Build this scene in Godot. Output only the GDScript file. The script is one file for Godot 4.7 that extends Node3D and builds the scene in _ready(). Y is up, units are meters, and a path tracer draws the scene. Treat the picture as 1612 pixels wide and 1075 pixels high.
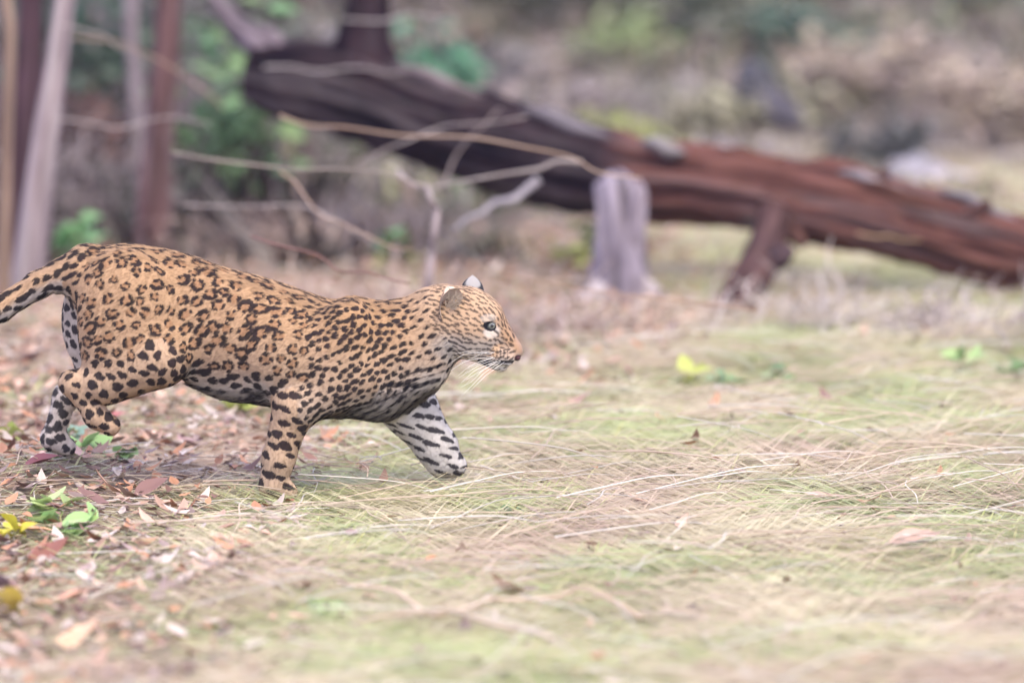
extends Node3D

var rng := RandomNumberGenerator.new()
var noise := FastNoiseLite.new()
var fine := FastNoiseLite.new()
var mats := {}
var taken := {}


# ---------------------------------------------------------------- naming
func numbered(called: String) -> String:
	var n: int = taken.get(called, 0)
	taken[called] = n + 1
	return called if n == 0 else "%s_%03d" % [called, n]


func tag(o: Node, label: String, category := "", group := "", kind := "") -> Node:
	if label != "":
		o.set_meta("label", label)
	if category != "":
		o.set_meta("category", category)
	if group != "":
		o.set_meta("group", group)
	if kind != "":
		o.set_meta("kind", kind)
	return o


func thing(called: String, label: String, category: String, at := Vector3.ZERO, group := "") -> Node3D:
	var o := Node3D.new()
	o.name = numbered(called)
	add_child(o)
	o.position = at
	tag(o, label, category, group)
	return o


func part(called: String, mesh: Mesh, mat: Material, parent: Node) -> MeshInstance3D:
	var o := MeshInstance3D.new()
	o.mesh = mesh
	o.material_override = mat
	if parent == self:
		o.name = numbered(called)
		add_child(o)
	else:
		o.name = called
		parent.add_child(o, true)
	return o


func scatter(called: String, mesh: Mesh, mat: Material, buf: PackedFloat32Array, parent: Node) -> MultiMeshInstance3D:
	var mm := MultiMesh.new()
	mm.transform_format = MultiMesh.TRANSFORM_3D
	mm.use_colors = true
	mm.mesh = mesh
	mm.instance_count = buf.size() / 16
	mm.buffer = buf
	var o := MultiMeshInstance3D.new()
	o.multimesh = mm
	o.material_override = mat
	if parent == self:
		o.name = numbered(called)
		add_child(o)
	else:
		o.name = called
		parent.add_child(o, true)
	o.set_meta("kind", "stuff")
	return o


func put(buf: PackedFloat32Array, b: Basis, o: Vector3, c: Color) -> void:
	buf.append_array(PackedFloat32Array([b.x.x, b.y.x, b.z.x, o.x, b.x.y, b.y.y, b.z.y, o.y, b.x.z, b.y.z, b.z.z, o.z, c.r, c.g, c.b, 1.0]))


# ---------------------------------------------------------------- materials
func mat_vertex(called: String, rough := 0.9, backlight := 0.0) -> StandardMaterial3D:
	if mats.has(called):
		return mats[called]
	var m := StandardMaterial3D.new()
	m.resource_name = called
	m.vertex_color_use_as_albedo = true
	m.roughness = rough
	m.metallic_specular = 0.1 if called == "bark" else 0.3
	m.cull_mode = BaseMaterial3D.CULL_DISABLED
	if backlight > 0.0:
		m.backlight_enabled = true
		m.backlight = Color(backlight, backlight, backlight)
	mats[called] = m
	return m


func noise_texture(freq: float, normal: bool, strength := 6.0, sd := 3) -> NoiseTexture2D:
	var f := FastNoiseLite.new()
	f.seed = sd
	f.frequency = freq
	f.fractal_octaves = 5
	var t := NoiseTexture2D.new()
	t.width = 512
	t.height = 512
	t.seamless = true
	t.noise = f
	t.as_normal_map = normal
	t.bump_strength = strength
	return t


# ---------------------------------------------------------------- terrain
func height(x: float, z: float) -> float:
	var h := 0.035 * noise.get_noise_2d(x * 0.6, z * 0.6) + 0.012 * noise.get_noise_2d(x * 3.0 + 50.0, z * 3.0)
	if z < -11.0:
		var s := minf(-11.0 - z, 70.0)
		h += 0.085 * s * minf(1.0, s / 4.0)
	h += 0.06 * exp(-((x + 1.42) * (x + 1.42) + (z + 0.15) * (z + 0.15)) / 0.09)
	return h


func on_ground(p: Vector3, up := 0.0) -> Vector3:
	return Vector3(p.x, height(p.x, p.z) + up, p.z)


const EDGE_Z := [3.5, 2.7, 0.0, -1.0, -2.4, -4.0, -8.0, -12.0, -40.0]
const EDGE_X := [-0.95, -0.85, -0.75, -0.5, 0.1, 0.7, 0.8, 0.6, 0.6]


func meadow(x: float, z: float) -> float:   # 1 in the grass, 0 in the leaf litter
	var e: float = EDGE_X[0]
	for i in EDGE_Z.size() - 1:
		if z <= EDGE_Z[i] and z >= EDGE_Z[i + 1]:
			var t: float = (z - EDGE_Z[i]) / (EDGE_Z[i + 1] - EDGE_Z[i])
			e = lerpf(EDGE_X[i], EDGE_X[i + 1], t)
	e += 0.45 * noise.get_noise_2d(x * 2.0 + 9.0, z * 1.2)
	return smoothstep(-0.35, 0.35, x - e)


# ---------------------------------------------------------------- meshes
func mesh_of(v: PackedVector3Array, n: PackedVector3Array, c: PackedColorArray, ix: PackedInt32Array) -> ArrayMesh:
	var a := []
	a.resize(Mesh.ARRAY_MAX)
	a[Mesh.ARRAY_VERTEX] = v
	a[Mesh.ARRAY_NORMAL] = n
	if c.size() > 0:
		a[Mesh.ARRAY_COLOR] = c
	a[Mesh.ARRAY_INDEX] = ix
	var m := ArrayMesh.new()
	m.add_surface_from_arrays(Mesh.PRIMITIVE_TRIANGLES, a)
	return m


func smooth_normals(v: PackedVector3Array, ix: PackedInt32Array) -> PackedVector3Array:
	var n := PackedVector3Array()
	n.resize(v.size())
	for i in range(0, ix.size(), 3):
		var a := ix[i]
		var b := ix[i + 1]
		var c := ix[i + 2]
		var f := (v[c] - v[a]).cross(v[b] - v[a])
		n[a] += f
		n[b] += f
		n[c] += f
	for i in n.size():
		n[i] = n[i].normalized()
	return n


func catmull(pts: Array, t: float) -> Vector3:
	var k := pts.size() - 1
	var i := clampi(int(floor(t)), 0, k - 1)
	var f := t - i
	var a: Vector3 = pts[maxi(i - 1, 0)]
	var b: Vector3 = pts[i]
	var c: Vector3 = pts[i + 1]
	var d: Vector3 = pts[mini(i + 2, k)]
	return b.cubic_interpolate(c, a, d, f)


# a limb of wood: a bent, uneven, tapering tube with bark relief; two bark colours and a colour of its upper side
func wood(pts: Array, radii: Array, sides: int, steps: int, rough: float, ca: Color, cb: Color, sd: float, lichen := Color(0, 0, 0, 0), late := []) -> ArrayMesh:
	var v := PackedVector3Array()
	var c := PackedColorArray()
	var ix := PackedInt32Array()
	var segs := (pts.size() - 1) * steps
	var side := Vector3(0, 0, 1)
	var along := 0.0
	var before := catmull(pts, 0.0)
	for s in segs + 1:
		var t := float(s) / steps
		var p := catmull(pts, t)
		var d := (catmull(pts, minf(t + 0.05, pts.size() - 1.0)) - catmull(pts, maxf(t - 0.05, 0.0))).normalized()
		along += p.distance_to(before)
		before = p
		side = (side - d * side.dot(d)).normalized()
		var up := d.cross(side)
		var i := mini(int(t), radii.size() - 2)
		var r: float = lerpf(radii[i], radii[i + 1], t - i)
		for k in sides:
			var g := TAU * k / sides
			var q := Vector3(cos(g), sin(g), along)
			var ridge := noise.get_noise_3d(q.x * 9.0 + sd, q.y * 9.0, along * 1.6) + 0.6 * fine.get_noise_3d(q.x * 16.0 + sd, q.y * 16.0, along * 5.0)
			var lump := noise.get_noise_3d(q.x * 1.6 + sd * 3.0, q.y * 1.6, along * 1.5)
			var rr := r * (1.0 + rough * ridge + rough * 0.8 * lump)
			var dir := side * cos(g) + up * sin(g)
			v.append(p + dir * rr)
			var share := clampf(0.5 + 0.9 * ridge + 0.5 * lump, 0.0, 1.0)
			var mixed := ca.lerp(cb, share)
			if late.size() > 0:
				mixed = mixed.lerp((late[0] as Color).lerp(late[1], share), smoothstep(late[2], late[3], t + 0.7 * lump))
			if lichen.a > 0.0:
				var li := smoothstep(0.1, 0.45, noise.get_noise_3d(q.x * 2.4 + 31.0 + sd, q.y * 2.4, along * 0.9) + 0.12 * fine.get_noise_3d(q.x * 20.0, q.y * 20.0, along * 9.0))
				mixed = mixed.lerp(lichen, li * lichen.a)
			c.append(mixed)
	for s in segs:
		for k in sides:
			var a := s * sides + k
			var b := s * sides + (k + 1) % sides
			ix.append_array(PackedInt32Array([a, a + sides, b, b, a + sides, b + sides]))
	for e in [0, segs]:
		var mid := Vector3.ZERO
		for k in sides:
			mid += v[e * sides + k] / sides
		v.append(mid)
		c.append(ca)
		var m := v.size() - 1
		for k in sides:
			var a: int = e * sides + k
			var b: int = e * sides + (k + 1) % sides
			if e == 0:
				ix.append_array(PackedInt32Array([a, b, m]))
			else:
				ix.append_array(PackedInt32Array([b, a, m]))
	var n := smooth_normals(v, ix)
	return mesh_of(v, n, c, ix)


# many grass blades that grow from one root; lean 0 upright, 1 flat
func tuft(blades: int, length: float, width: float, lean0: float, lean1: float, spread: float, combed := false) -> ArrayMesh:
	var v := PackedVector3Array()
	var n := PackedVector3Array()
	var c := PackedColorArray()
	var ix := PackedInt32Array()
	for b in blades:
		var g := rng.randf() * TAU
		if combed:   # laid over along x by wind and feet
			g = rng.randfn(0.0, 0.35) + (PI if rng.randf() < 0.35 else 0.0)
		var dir := Vector3(cos(g), 0, sin(g))
		var across := Vector3(-sin(g), 0, cos(g)) * width * rng.randf_range(0.6, 1.2)
		var l := length * rng.randf_range(0.45, 1.15)
		var lean := rng.randf_range(lean0, lean1) * PI / 2
		var root := Vector3(rng.randf_range(-spread, spread), -0.01, rng.randf_range(-spread, spread))
		var p := root
		var bend := rng.randf_range(0.1, 0.5)
		var shade := rng.randf_range(0.8, 1.15)
		var col := Color(shade, shade * rng.randf_range(0.94, 1.04), shade * rng.randf_range(0.85, 1.1))
		var first := v.size()
		for s in 4:
			var f := s / 3.0
			var w := 1.0 - f * f * 0.92
			v.append(p - across * w * 0.5)
			v.append(p + across * w * 0.5)
			var at := lean + bend * f * 2.0
			var up := (Vector3.UP * (sin(at) + 0.5) - dir * cos(at)).normalized()
			n.append(up)
			n.append(up)
			c.append(col)
			c.append(col)
			p += (dir * sin(at) + Vector3.UP * cos(at)) * l / 3.0
			p.y = maxf(p.y, 0.004)
			if s < 3:
				var a := first + s * 2
				ix.append_array(PackedInt32Array([a, a + 2, a + 1, a + 1, a + 2, a + 3]))
	return mesh_of(v, n, c, ix)


# a leaf: pointed oval with a folded midrib and a curl, its stalk end at the origin, along +x
func leaf_mesh(length: float, width: float, fold: float, curl: float, col := Color.WHITE) -> ArrayMesh:
	var v := PackedVector3Array()
	var c := PackedColorArray()
	var ix := PackedInt32Array()
	var rows := 7
	for i in rows:
		var t := i / (rows - 1.0)
		var w := width * 0.5 * pow(sin(PI * pow(t, 0.75)), 0.8) if i > 0 and i < rows - 1 else 0.001
		for j in 3:
			var s := j - 1.0
			var y := fold * absf(s) * w + curl * length * (t * t - 0.3 * t) + 0.1 * w * sin(t * 9.0 + s * 2.0)
			v.append(Vector3(length * t, y, s * w))
			c.append(col * (0.86 if j == 1 else 1.0))
	for i in rows - 1:
		for j in 2:
			var a := i * 3 + j
			ix.append_array(PackedInt32Array([a, a + 3, a + 1, a + 1, a + 3, a + 4]))
	return mesh_of(v, smooth_normals(v, ix), c, ix)


func _ready() -> void:
	rng.seed = 20
	noise.seed = 7
	noise.frequency = 1.0
	noise.fractal_octaves = 2
	fine.seed = 11
	fine.frequency = 1.0
	fine.fractal_octaves = 3
	# ---- camera, sky, light, exposure
	var cam := Camera3D.new()
	cam.name = "camera"
	cam.position = Vector3(0, 2.3, 14)
	cam.rotation_degrees = Vector3(-7.49, 0, 0)
	cam.near = 0.1
	cam.far = 1500.0
	var lens := CameraAttributesPhysical.new()
	lens.frustum_focal_length = 168.9
	lens.frustum_focus_distance = 14.0
	lens.exposure_aperture = 1.1
	lens.frustum_near = 0.1
	lens.frustum_far = 1500.0
	cam.attributes = lens
	cam.fov = 8.13
	add_child(cam)
	cam.current = true
	var env := Environment.new()
	env.background_mode = Environment.BG_SKY
	var sky_mat := ProceduralSkyMaterial.new()
	sky_mat.sky_top_color = Color(0.78, 0.80, 0.95)
	sky_mat.sky_horizon_color = Color(0.86, 0.86, 0.94)
	sky_mat.ground_bottom_color = Color(0.35, 0.33, 0.30)
	sky_mat.ground_horizon_color = Color(0.6, 0.6, 0.6)
	var sky := Sky.new()
	sky.sky_material = sky_mat
	env.sky = sky
	env.tonemap_mode = Environment.TONE_MAPPER_LINEAR
	env.tonemap_exposure = 3.3
	env.sdfgi_enabled = true
	env.ssao_enabled = true
	env.ssil_enabled = true
	env.fog_enabled = true
	env.fog_density = 0.0005
	env.fog_light_color = Color(0.86, 0.84, 0.95)
	var we := WorldEnvironment.new()
	we.name = "environment"
	we.environment = env
	add_child(we)
	var sun := DirectionalLight3D.new()
	sun.name = "sun"
	sun.light_energy = 0.45
	sun.light_color = Color(1.0, 0.94, 0.84)
	sun.light_angular_distance = 25.0
	sun.shadow_enabled = true
	sun.rotation_degrees = Vector3(-58, 24, 0)
	add_child(sun)

	build_ground()
	build_wood()
	build_leopard()
	build_grass()
	build_litter()
	build_plants()


func build_ground() -> void:
	var xs := PackedFloat32Array()
	var zs := PackedFloat32Array()
	var x := -6.0
	while x <= 6.0:
		xs.append(x)
		x += 0.08
	var g := 0.12
	while xs[xs.size() - 1] < 500.0:
		xs.append(xs[xs.size() - 1] + g)
		xs.insert(0, -xs[xs.size() - 1])
		g *= 1.25
	var z := 5.0
	while z >= -24.0:
		zs.append(z)
		z -= 0.08
	g = 0.12
	while zs[zs.size() - 1] > -500.0:
		zs.append(zs[zs.size() - 1] - g)
		zs.insert(0, zs[0] + g)
		g *= 1.25
	var v := PackedVector3Array()
	var c := PackedColorArray()
	var ix := PackedInt32Array()
	for j in zs.size():
		for i in xs.size():
			var px := xs[i]
			var pz := zs[j]
			v.append(Vector3(px, height(px, pz), pz))
			var m := meadow(px, pz)
			var a := 0.5 + 0.5 * fine.get_noise_2d(px * 4.0, pz * 4.0)
			var litter := Color(0.17, 0.115, 0.085).lerp(Color(0.29, 0.22, 0.165), a)
			var turf := Color(0.22, 0.19, 0.11).lerp(Color(0.34, 0.29, 0.19), a)
			c.append(litter.lerp(turf, m))
	var w := xs.size()
	for j in zs.size() - 1:
		for i in w - 1:
			var a := j * w + i
			ix.append_array(PackedInt32Array([a, a + w, a + 1, a + 1, a + w, a + w + 1]))
	var m := mat_vertex("soil", 1.0)
	m.normal_enabled = true
	m.normal_texture = noise_texture(0.03, true)
	m.uv1_triplanar = true
	m.uv1_world_triplanar = true
	m.uv1_scale = Vector3(0.9, 0.9, 0.9)
	var o := part("ground", mesh_of(v, smooth_normals(v, ix), c, ix), m, self)
	tag(o, "leaf strewn forest floor passing into dry grass on the right", "", "", "structure")

func branch(called: String, label: String, category: String, pts: Array, r0: float, r1: float, ca: Color, cb: Color, group := "", sides := 7) -> void:
	var radii := []
	for i in pts.size():
		radii.append(lerpf(r0, r1, i / (pts.size() - 1.0)) * 0.66)
	var bent := []
	for i in pts.size():
		bent.append(pts[i])
		if i < pts.size() - 1:
			bent.append((pts[i] as Vector3).lerp(pts[i + 1], rng.randf_range(0.35, 0.65)) + Vector3(0, rng.randfn(0, 0.012), rng.randfn(0, 0.03)))
			radii.insert(i * 2 + 1, radii[i * 2] * 0.95)
	pts = bent
	var o := part(called, wood(pts, radii, sides, 4, 0.14, ca * 0.8, cb * 0.8, rng.randf() * 40.0), mat_vertex("wood", 0.9), self)
	tag(o, label, category, group)


func tree(label: String, pts: Array, r: float, ca: Color, cb: Color, lichen: Color) -> void:
	var base: Vector3 = on_ground(pts[0], -0.06)
	var o := thing("tree", label, "tree", base, "trees at the left edge of the forest")
	var local := []
	for p in pts:
		local.append((p as Vector3) - base)
	local[0] = Vector3.ZERO
	var last: Vector3 = local[local.size() - 1]
	var lean: Vector3 = (last - local[local.size() - 2]).normalized()
	lean = (lean * 0.4 + Vector3.UP).normalized()
	local.append(last + lean * 1.6 + Vector3(0.08, 0, -0.05))
	local.append(last + lean * 3.4 + Vector3(-0.1, 0, -0.15))
	local.append(last + lean * 5.0 + Vector3(0.15, 0, -0.1))
	var radii := [r * 1.25]
	for i in range(1, local.size()):
		radii.append(r * lerpf(1.0, 0.35, float(i) / local.size()))
	part("trunk", wood(local, radii, 18, 10, 0.10, ca, cb, rng.randf() * 50.0, lichen), mat_vertex("bark", 0.95), o)
	var buf := PackedFloat32Array()
	var top: Vector3 = local[local.size() - 1]
	for k in 6:
		var from: Vector3 = local[local.size() - 2].lerp(top, rng.randf())
		var g := rng.randf() * TAU
		var to := from + Vector3(cos(g) * rng.randf_range(0.7, 1.6), rng.randf_range(0.3, 1.2), sin(g) * rng.randf_range(0.7, 1.6))
		part("limb", wood([from, from.lerp(to, 0.5) + Vector3(0, 0.1, 0), to], [r * 0.4, r * 0.25, r * 0.1], 6, 4, 0.08, ca, cb, rng.randf() * 30.0), mat_vertex("bark"), o)
		for q in 130:
			var at := from.lerp(to, rng.randf_range(0.35, 1.1)) + Vector3(rng.randfn(0, 0.3), rng.randfn(0, 0.25), rng.randfn(0, 0.3))
			put(buf, Basis.from_euler(Vector3(rng.randf() * TAU, rng.randf() * TAU, rng.randf() * TAU)), at, Color(0.10, 0.14, 0.05) * rng.randf_range(0.6, 1.4))
	scatter("crown", leaf_mesh(0.11, 0.05, 0.2, 0.1), mat_vertex("leaf", 0.7, 0.5), buf, o)


func build_wood() -> void:
	var bark := mat_vertex("bark", 0.95)
	# ---- the fallen log
	var log_at := Vector3(0.5, 0, -5.2)
	var fallen := thing("fallen_log", "long fallen reddish tree trunk sloping down to the right behind the leopard", "log", log_at)
	var pts := [Vector3(-1.072, 0.776, -6.200), Vector3(-0.894, 0.757, -6.100), Vector3(-0.652, 0.719, -6.000), Vector3(-0.278, 0.590, -5.800), Vector3(0.191, 0.481, -5.500), Vector3(0.497, 0.418, -5.300), Vector3(0.750, 0.407, -5.200), Vector3(1.250, 0.348, -5.050), Vector3(1.622, 0.272, -4.950), Vector3(1.991, 0.175, -4.850), Vector3(2.388, 0.074, -4.800), Vector3(2.732, 0.005, -4.750)]
	for i in pts.size():
		pts[i] -= log_at
	var lilac := Color(0.36, 0.31, 0.32)
	part("trunk", wood(pts, [0.13, 0.17, 0.19, 0.185, 0.185, 0.155, 0.145, 0.16, 0.155, 0.147, 0.145, 0.13], 72, 26, 0.16, Color(0.006, 0.005, 0.008), Color(0.035, 0.024, 0.028), 3.0, Color(lilac * 0.35, 0.4), [Color(0.03, 0.014, 0.014), Color(0.15, 0.072, 0.06), 4.5, 5.7]), bark, fallen)  # near-black left part: some char, and deep shade put into the bark colour
	var stub := [Vector3(-0.625, 0.759, -6.000) - log_at, Vector3(-0.621, 0.941, -6.050) - log_at, Vector3(-0.595, 1.097, -6.100) - log_at, Vector3(-0.576, 1.331, -6.200) - log_at, Vector3(-0.658, 1.593, -6.300) - log_at]
	part("branch_stub", wood(stub, [0.2, 0.115, 0.085, 0.075, 0.012], 20, 8, 0.16, Color(0.008, 0.006, 0.009), Color(0.035, 0.024, 0.028), 9.0), bark, fallen)
	var fork := [Vector3(-0.947, 0.783, -6.100) - log_at, Vector3(-1.032, 0.891, -6.200) - log_at, Vector3(-1.160, 0.961, -6.350) - log_at, Vector3(-1.289, 1.100, -6.500) - log_at]
	part("branch_stub", wood(fork, [0.10, 0.075, 0.06, 0.02], 18, 8, 0.12, Color(0.05, 0.04, 0.05), Color(0.22, 0.18, 0.20), 14.0), bark, fallen)
	var leg := [Vector3(1.050, 0.330, -5.000) - log_at, Vector3(1.005, 0.213, -4.800) - log_at, Vector3(0.921, 0.110, -4.500) - log_at, Vector3(0.830, -0.001, -4.200) - log_at, Vector3(0.790, -0.060, -4.000) - log_at]
	part("branch", wood(leg, [0.075, 0.07, 0.074, 0.068, 0.06], 18, 8, 0.16, Color(0.022, 0.013, 0.014), Color(0.10, 0.06, 0.058), 21.0), bark, fallen)
	var knob := [Vector3(0.978, 0.142, -4.650) - log_at, Vector3(1.054, 0.193, -4.600) - log_at, Vector3(1.099, 0.218, -4.600) - log_at]
	part("branch", wood(knob, [0.055, 0.045, 0.015], 14, 6, 0.15, Color(0.02, 0.015, 0.018), Color(0.08, 0.055, 0.06), 27.0), bark, fallen)
	for d in [[Vector3(1.457, 0.457, -4.950), Vector3(0.06, 0.07, 0.04), 0.03], [Vector3(1.131, 0.229, -4.950), Vector3(0.05, -0.07, 0.06), 0.03], [Vector3(1.846, 0.351, -4.800), Vector3(0.07, 0.06, 0.04), 0.028]]:
		var a: Vector3 = d[0] - log_at
		part("branch_stub", wood([a - d[1] * 0.6, a + d[1] * 0.15, a + d[1] * 0.5], [d[2] * 1.8, d[2], d[2] * 0.5], 12, 6, 0.2, Color(0.02, 0.012, 0.013), Color(0.13, 0.07, 0.062), rng.randf() * 30.0), bark, fallen)
	# strips of bark that lift off the log
	var strips := [
		[Vector3(0.519, 0.581, -5.200), Vector3(0.694, 0.549, -5.100), 0.055, Color(0.46, 0.42, 0.42)],
		[Vector3(0.821, 0.559, -5.100), Vector3(1.095, 0.531, -5.020), 0.03, Color(0.36, 0.17, 0.13)],
		[Vector3(1.295, 0.484, -4.980), Vector3(1.541, 0.424, -4.900), 0.035, Color(0.42, 0.38, 0.40)],
		[Vector3(1.365, 0.454, -4.900), Vector3(1.685, 0.349, -4.820), 0.045, Color(0.20, 0.10, 0.08)],
		[Vector3(1.690, 0.418, -4.880), Vector3(1.984, 0.313, -4.800), 0.04, Color(0.40, 0.36, 0.39)],
		[Vector3(0.944, 0.406, -5.000), Vector3(1.242, 0.368, -4.930), 0.05, Color(0.24, 0.12, 0.10)],
		[Vector3(0.036, 0.694, -5.500), Vector3(0.394, 0.595, -5.300), 0.05, Color(0.40, 0.36, 0.39)],
		[Vector3(-0.489, 0.836, -5.850), Vector3(-0.120, 0.734, -5.650), 0.05, Color(0.38, 0.31, 0.32)],
		[Vector3(0.796, 0.322, -5.080), Vector3(1.169, 0.247, -4.950), 0.03, Color(0.08, 0.045, 0.045)],
		[Vector3(1.738, 0.173, -4.820), Vector3(2.031, 0.118, -4.750), 0.03, Color(0.34, 0.20, 0.16)],
		[Vector3(0.896, 0.287, -5.050), Vector3(1.071, 0.275, -5.000), 0.045, Color(0.42, 0.40, 0.36)],
	]
	for s in strips:
		var a: Vector3 = s[0] - log_at
		var b: Vector3 = s[1] - log_at
		var m := wood([a, a.lerp(b, 0.33) + Vector3(0, 0.012, 0.01), a.lerp(b, 0.66) + Vector3(0, -0.006, 0.008), b], [0.004, s[2] * 0.55, s[2] * 0.6, 0.006], 12, 7, 0.22, s[3] * 0.2, s[3] * 0.55, rng.randf() * 60.0)
		part("bark_strip", m, bark, fallen)
	# ---- grey stump in front of it
	var stump := thing("stump", "pale grey broken stump propped against the front of the fallen log", "stump", Vector3(Vector3(0.436, 0.049, -4.800).x, 0, -4.8))
	var sp: Vector3 = stump.position
	part("trunk", wood([Vector3(0.01, -0.08, 0), Vector3(0.430, 0.125, -4.800) - sp, Vector3(0.420, 0.299, -4.820) - sp, Vector3(0.406, 0.441, -4.860) - sp, Vector3(0.391, 0.489, -4.880) - sp], [0.13, 0.105, 0.09, 0.085, 0.02], 30, 10, 0.26, Color(0.09, 0.075, 0.09), Color(0.28, 0.245, 0.29), 5.0), bark, stump)
	part("snag", wood([Vector3(0.464, 0.179, -4.770) - sp, Vector3(0.489, 0.330, -4.760) - sp, Vector3(0.503, 0.418, -4.760) - sp, Vector3(0.493, 0.467, -4.770) - sp], [0.06, 0.045, 0.035, 0.008], 14, 8, 0.25, Color(0.10, 0.08, 0.09), Color(0.30, 0.26, 0.30), 35.0), bark, stump)
	part("root", wood([Vector3(0.06, 0.05, 0.02), Vector3(0.17, -0.01, 0.08), Vector3(0.3, -0.05, 0.1)], [0.06, 0.04, 0.01], 10, 5, 0.1, Color(0.2, 0.17, 0.18), Color(0.4, 0.36, 0.37), 8.0), bark, stump)
	part("root", wood([Vector3(-0.06, 0.04, 0.03), Vector3(-0.16, 0.0, 0.1), Vector3(-0.26, -0.05, 0.12)], [0.06, 0.04, 0.01], 10, 5, 0.1, Color(0.2, 0.17, 0.18), Color(0.4, 0.36, 0.37), 11.0), bark, stump)
	# ---- trees
	tree("pale grey slim tree trunk leaning right behind the leopard's tail", [Vector3(-1.938, 0.007, -4.900), Vector3(-1.850, 0.580, -4.900), Vector3(-1.782, 1.041, -4.950), Vector3(-1.739, 1.463, -5.000)], 0.056, Color(0.13, 0.10, 0.11), Color(0.31, 0.26, 0.27), Color(0.36, 0.33, 0.33, 0.6))
	tree("dark purple brown tree trunk close behind the pale grey trunk", [Vector3(-2.040, -0.008, -5.500), Vector3(-1.986, 0.564, -5.500), Vector3(-1.954, 1.081, -5.500), Vector3(-1.938, 1.518, -5.500)], 0.062, Color(0.03, 0.018, 0.022), Color(0.10, 0.06, 0.07), Color(0.14, 0.10, 0.11, 0.3))
	tree("thin tan stem at the left edge of the picture", [Vector3(-2.002, 0.021, -4.700), Vector3(-1.980, 0.536, -4.700), Vector3(-1.959, 1.033, -4.700), Vector3(-1.973, 1.425, -4.750)], 0.028, Color(0.11, 0.075, 0.06), Color(0.25, 0.18, 0.14), Color(0.28, 0.25, 0.2, 0.4))
	tree("broad reddish brown trunk rising behind the leopard's hindquarters", [Vector3(-1.542, -0.033, -6.400), Vector3(-1.504, 0.484, -6.400), Vector3(-1.462, 0.998, -6.400), Vector3(-1.427, 1.482, -6.400)], 0.072, Color(0.05, 0.03, 0.03), Color(0.15, 0.09, 0.09), Color(0.26, 0.21, 0.22, 0.5))
	tree("slim grey stem between the pale trunk and the reddish trunk", [Vector3(-1.758, -0.098, -8.000), Vector3(-1.723, 0.459, -8.000), Vector3(-1.748, 0.925, -8.000), Vector3(-1.716, 1.418, -8.000)], 0.038, Color(0.16, 0.12, 0.13), Color(0.32, 0.27, 0.28), Color(0.4, 0.38, 0.36, 0.4))
	# ---- dead branches and twigs
	var tan0 := Color(0.30, 0.20, 0.14)
	var tan1 := Color(0.56, 0.42, 0.32)
	var grey0 := Color(0.22, 0.18, 0.17)
	var grey1 := Color(0.50, 0.45, 0.43)
	var g := "dead twigs behind the leopard"
	branch("twig", "long tan twig arching across the dark underside of the fallen log", "twig", [Vector3(-0.844, 0.839, -3.400), Vector3(-0.607, 0.815, -3.200), Vector3(-0.149, 0.796, -3.000), Vector3(0.211, 0.735, -2.900), Vector3(0.455, 0.670, -2.800)], 0.0075, 0.004, tan0, tan1, g)
	branch("twig", "bent grey brown twig above the leopard's back", "twig", [Vector3(-1.209, 0.742, -3.000), Vector3(-0.861, 0.711, -2.800), Vector3(-0.590, 0.711, -2.700), Vector3(-0.311, 0.663, -2.600)], 0.009, 0.004, grey0 * 0.7, Color(0.42, 0.36, 0.30), g)
	branch("dead_branch", "flat pale broken branch pointing up right in front of the log", "branch", [Vector3(-0.289, 0.585, -3.300), Vector3(-0.106, 0.622, -3.300), Vector3(0.101, 0.650, -3.350), Vector3(0.252, 0.670, -3.400)], 0.006, 0.013, grey0, grey1, "")
	branch("sapling", "pale upright dead sapling behind the leopard's neck", "sapling", [Vector3(-0.307, 0.183, -3.200), Vector3(-0.288, 0.356, -3.200), Vector3(-0.270, 0.517, -3.200), Vector3(-0.306, 0.597, -3.200), Vector3(-0.414, 0.650, -3.250)], 0.024, 0.009, Color(0.24, 0.19, 0.19), Color(0.42, 0.36, 0.36), "", 14)
	branch("dead_branch", "short thick lilac grey branch beside the pale sapling", "branch", [Vector3(-0.220, 0.335, -4.200), Vector3(-0.111, 0.401, -4.200), Vector3(-0.002, 0.450, -4.200), Vector3(0.102, 0.523, -4.250)], 0.014, 0.026, Color(0.22, 0.20, 0.22), Color(0.40, 0.37, 0.40), "", 12)
	branch("twig", "straight tan twig low to the ground to the right of the leopard's head", "twig", [Vector3(-0.013, 0.372, -2.400), Vector3(0.226, 0.338, -2.300), Vector3(0.505, 0.317, -2.200), Vector3(0.819, 0.303, -2.000)], 0.004, 0.007, tan0, tan1, g)
	branch("twig", "brown twig slanting down above the leopard's shoulders", "twig", [Vector3(-0.826, 0.674, -3.000), Vector3(-0.683, 0.547, -2.800), Vector3(-0.499, 0.486, -2.600), Vector3(-0.342, 0.453, -2.500)], 0.005, 0.004, tan0, tan1, g)
	branch("twig", "dark reddish twig just above the leopard's shoulder line", "twig", [Vector3(-0.863, 0.573, -1.800), Vector3(-0.639, 0.521, -1.700), Vector3(-0.480, 0.478, -1.600), Vector3(-0.332, 0.451, -1.500)], 0.006, 0.004, Color(0.12, 0.06, 0.055), Color(0.30, 0.17, 0.15), g)
	branch("twig", "short orange tan twig across the lower side of the log", "twig", [Vector3(1.338, 0.288, -4.500), Vector3(1.457, 0.286, -4.450), Vector3(1.576, 0.275, -4.400)], 0.006, 0.004, Color(0.35, 0.22, 0.12), Color(0.6, 0.42, 0.26), g)
	branch("twig", "pale forked twig crossing the darkest part of the log", "twig", [Vector3(-0.588, 0.607, -4.000), Vector3(-0.396, 0.693, -4.000), Vector3(-0.205, 0.755, -4.000), Vector3(0.057, 0.786, -4.000)], 0.007, 0.004, grey0, grey1, g)
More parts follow.
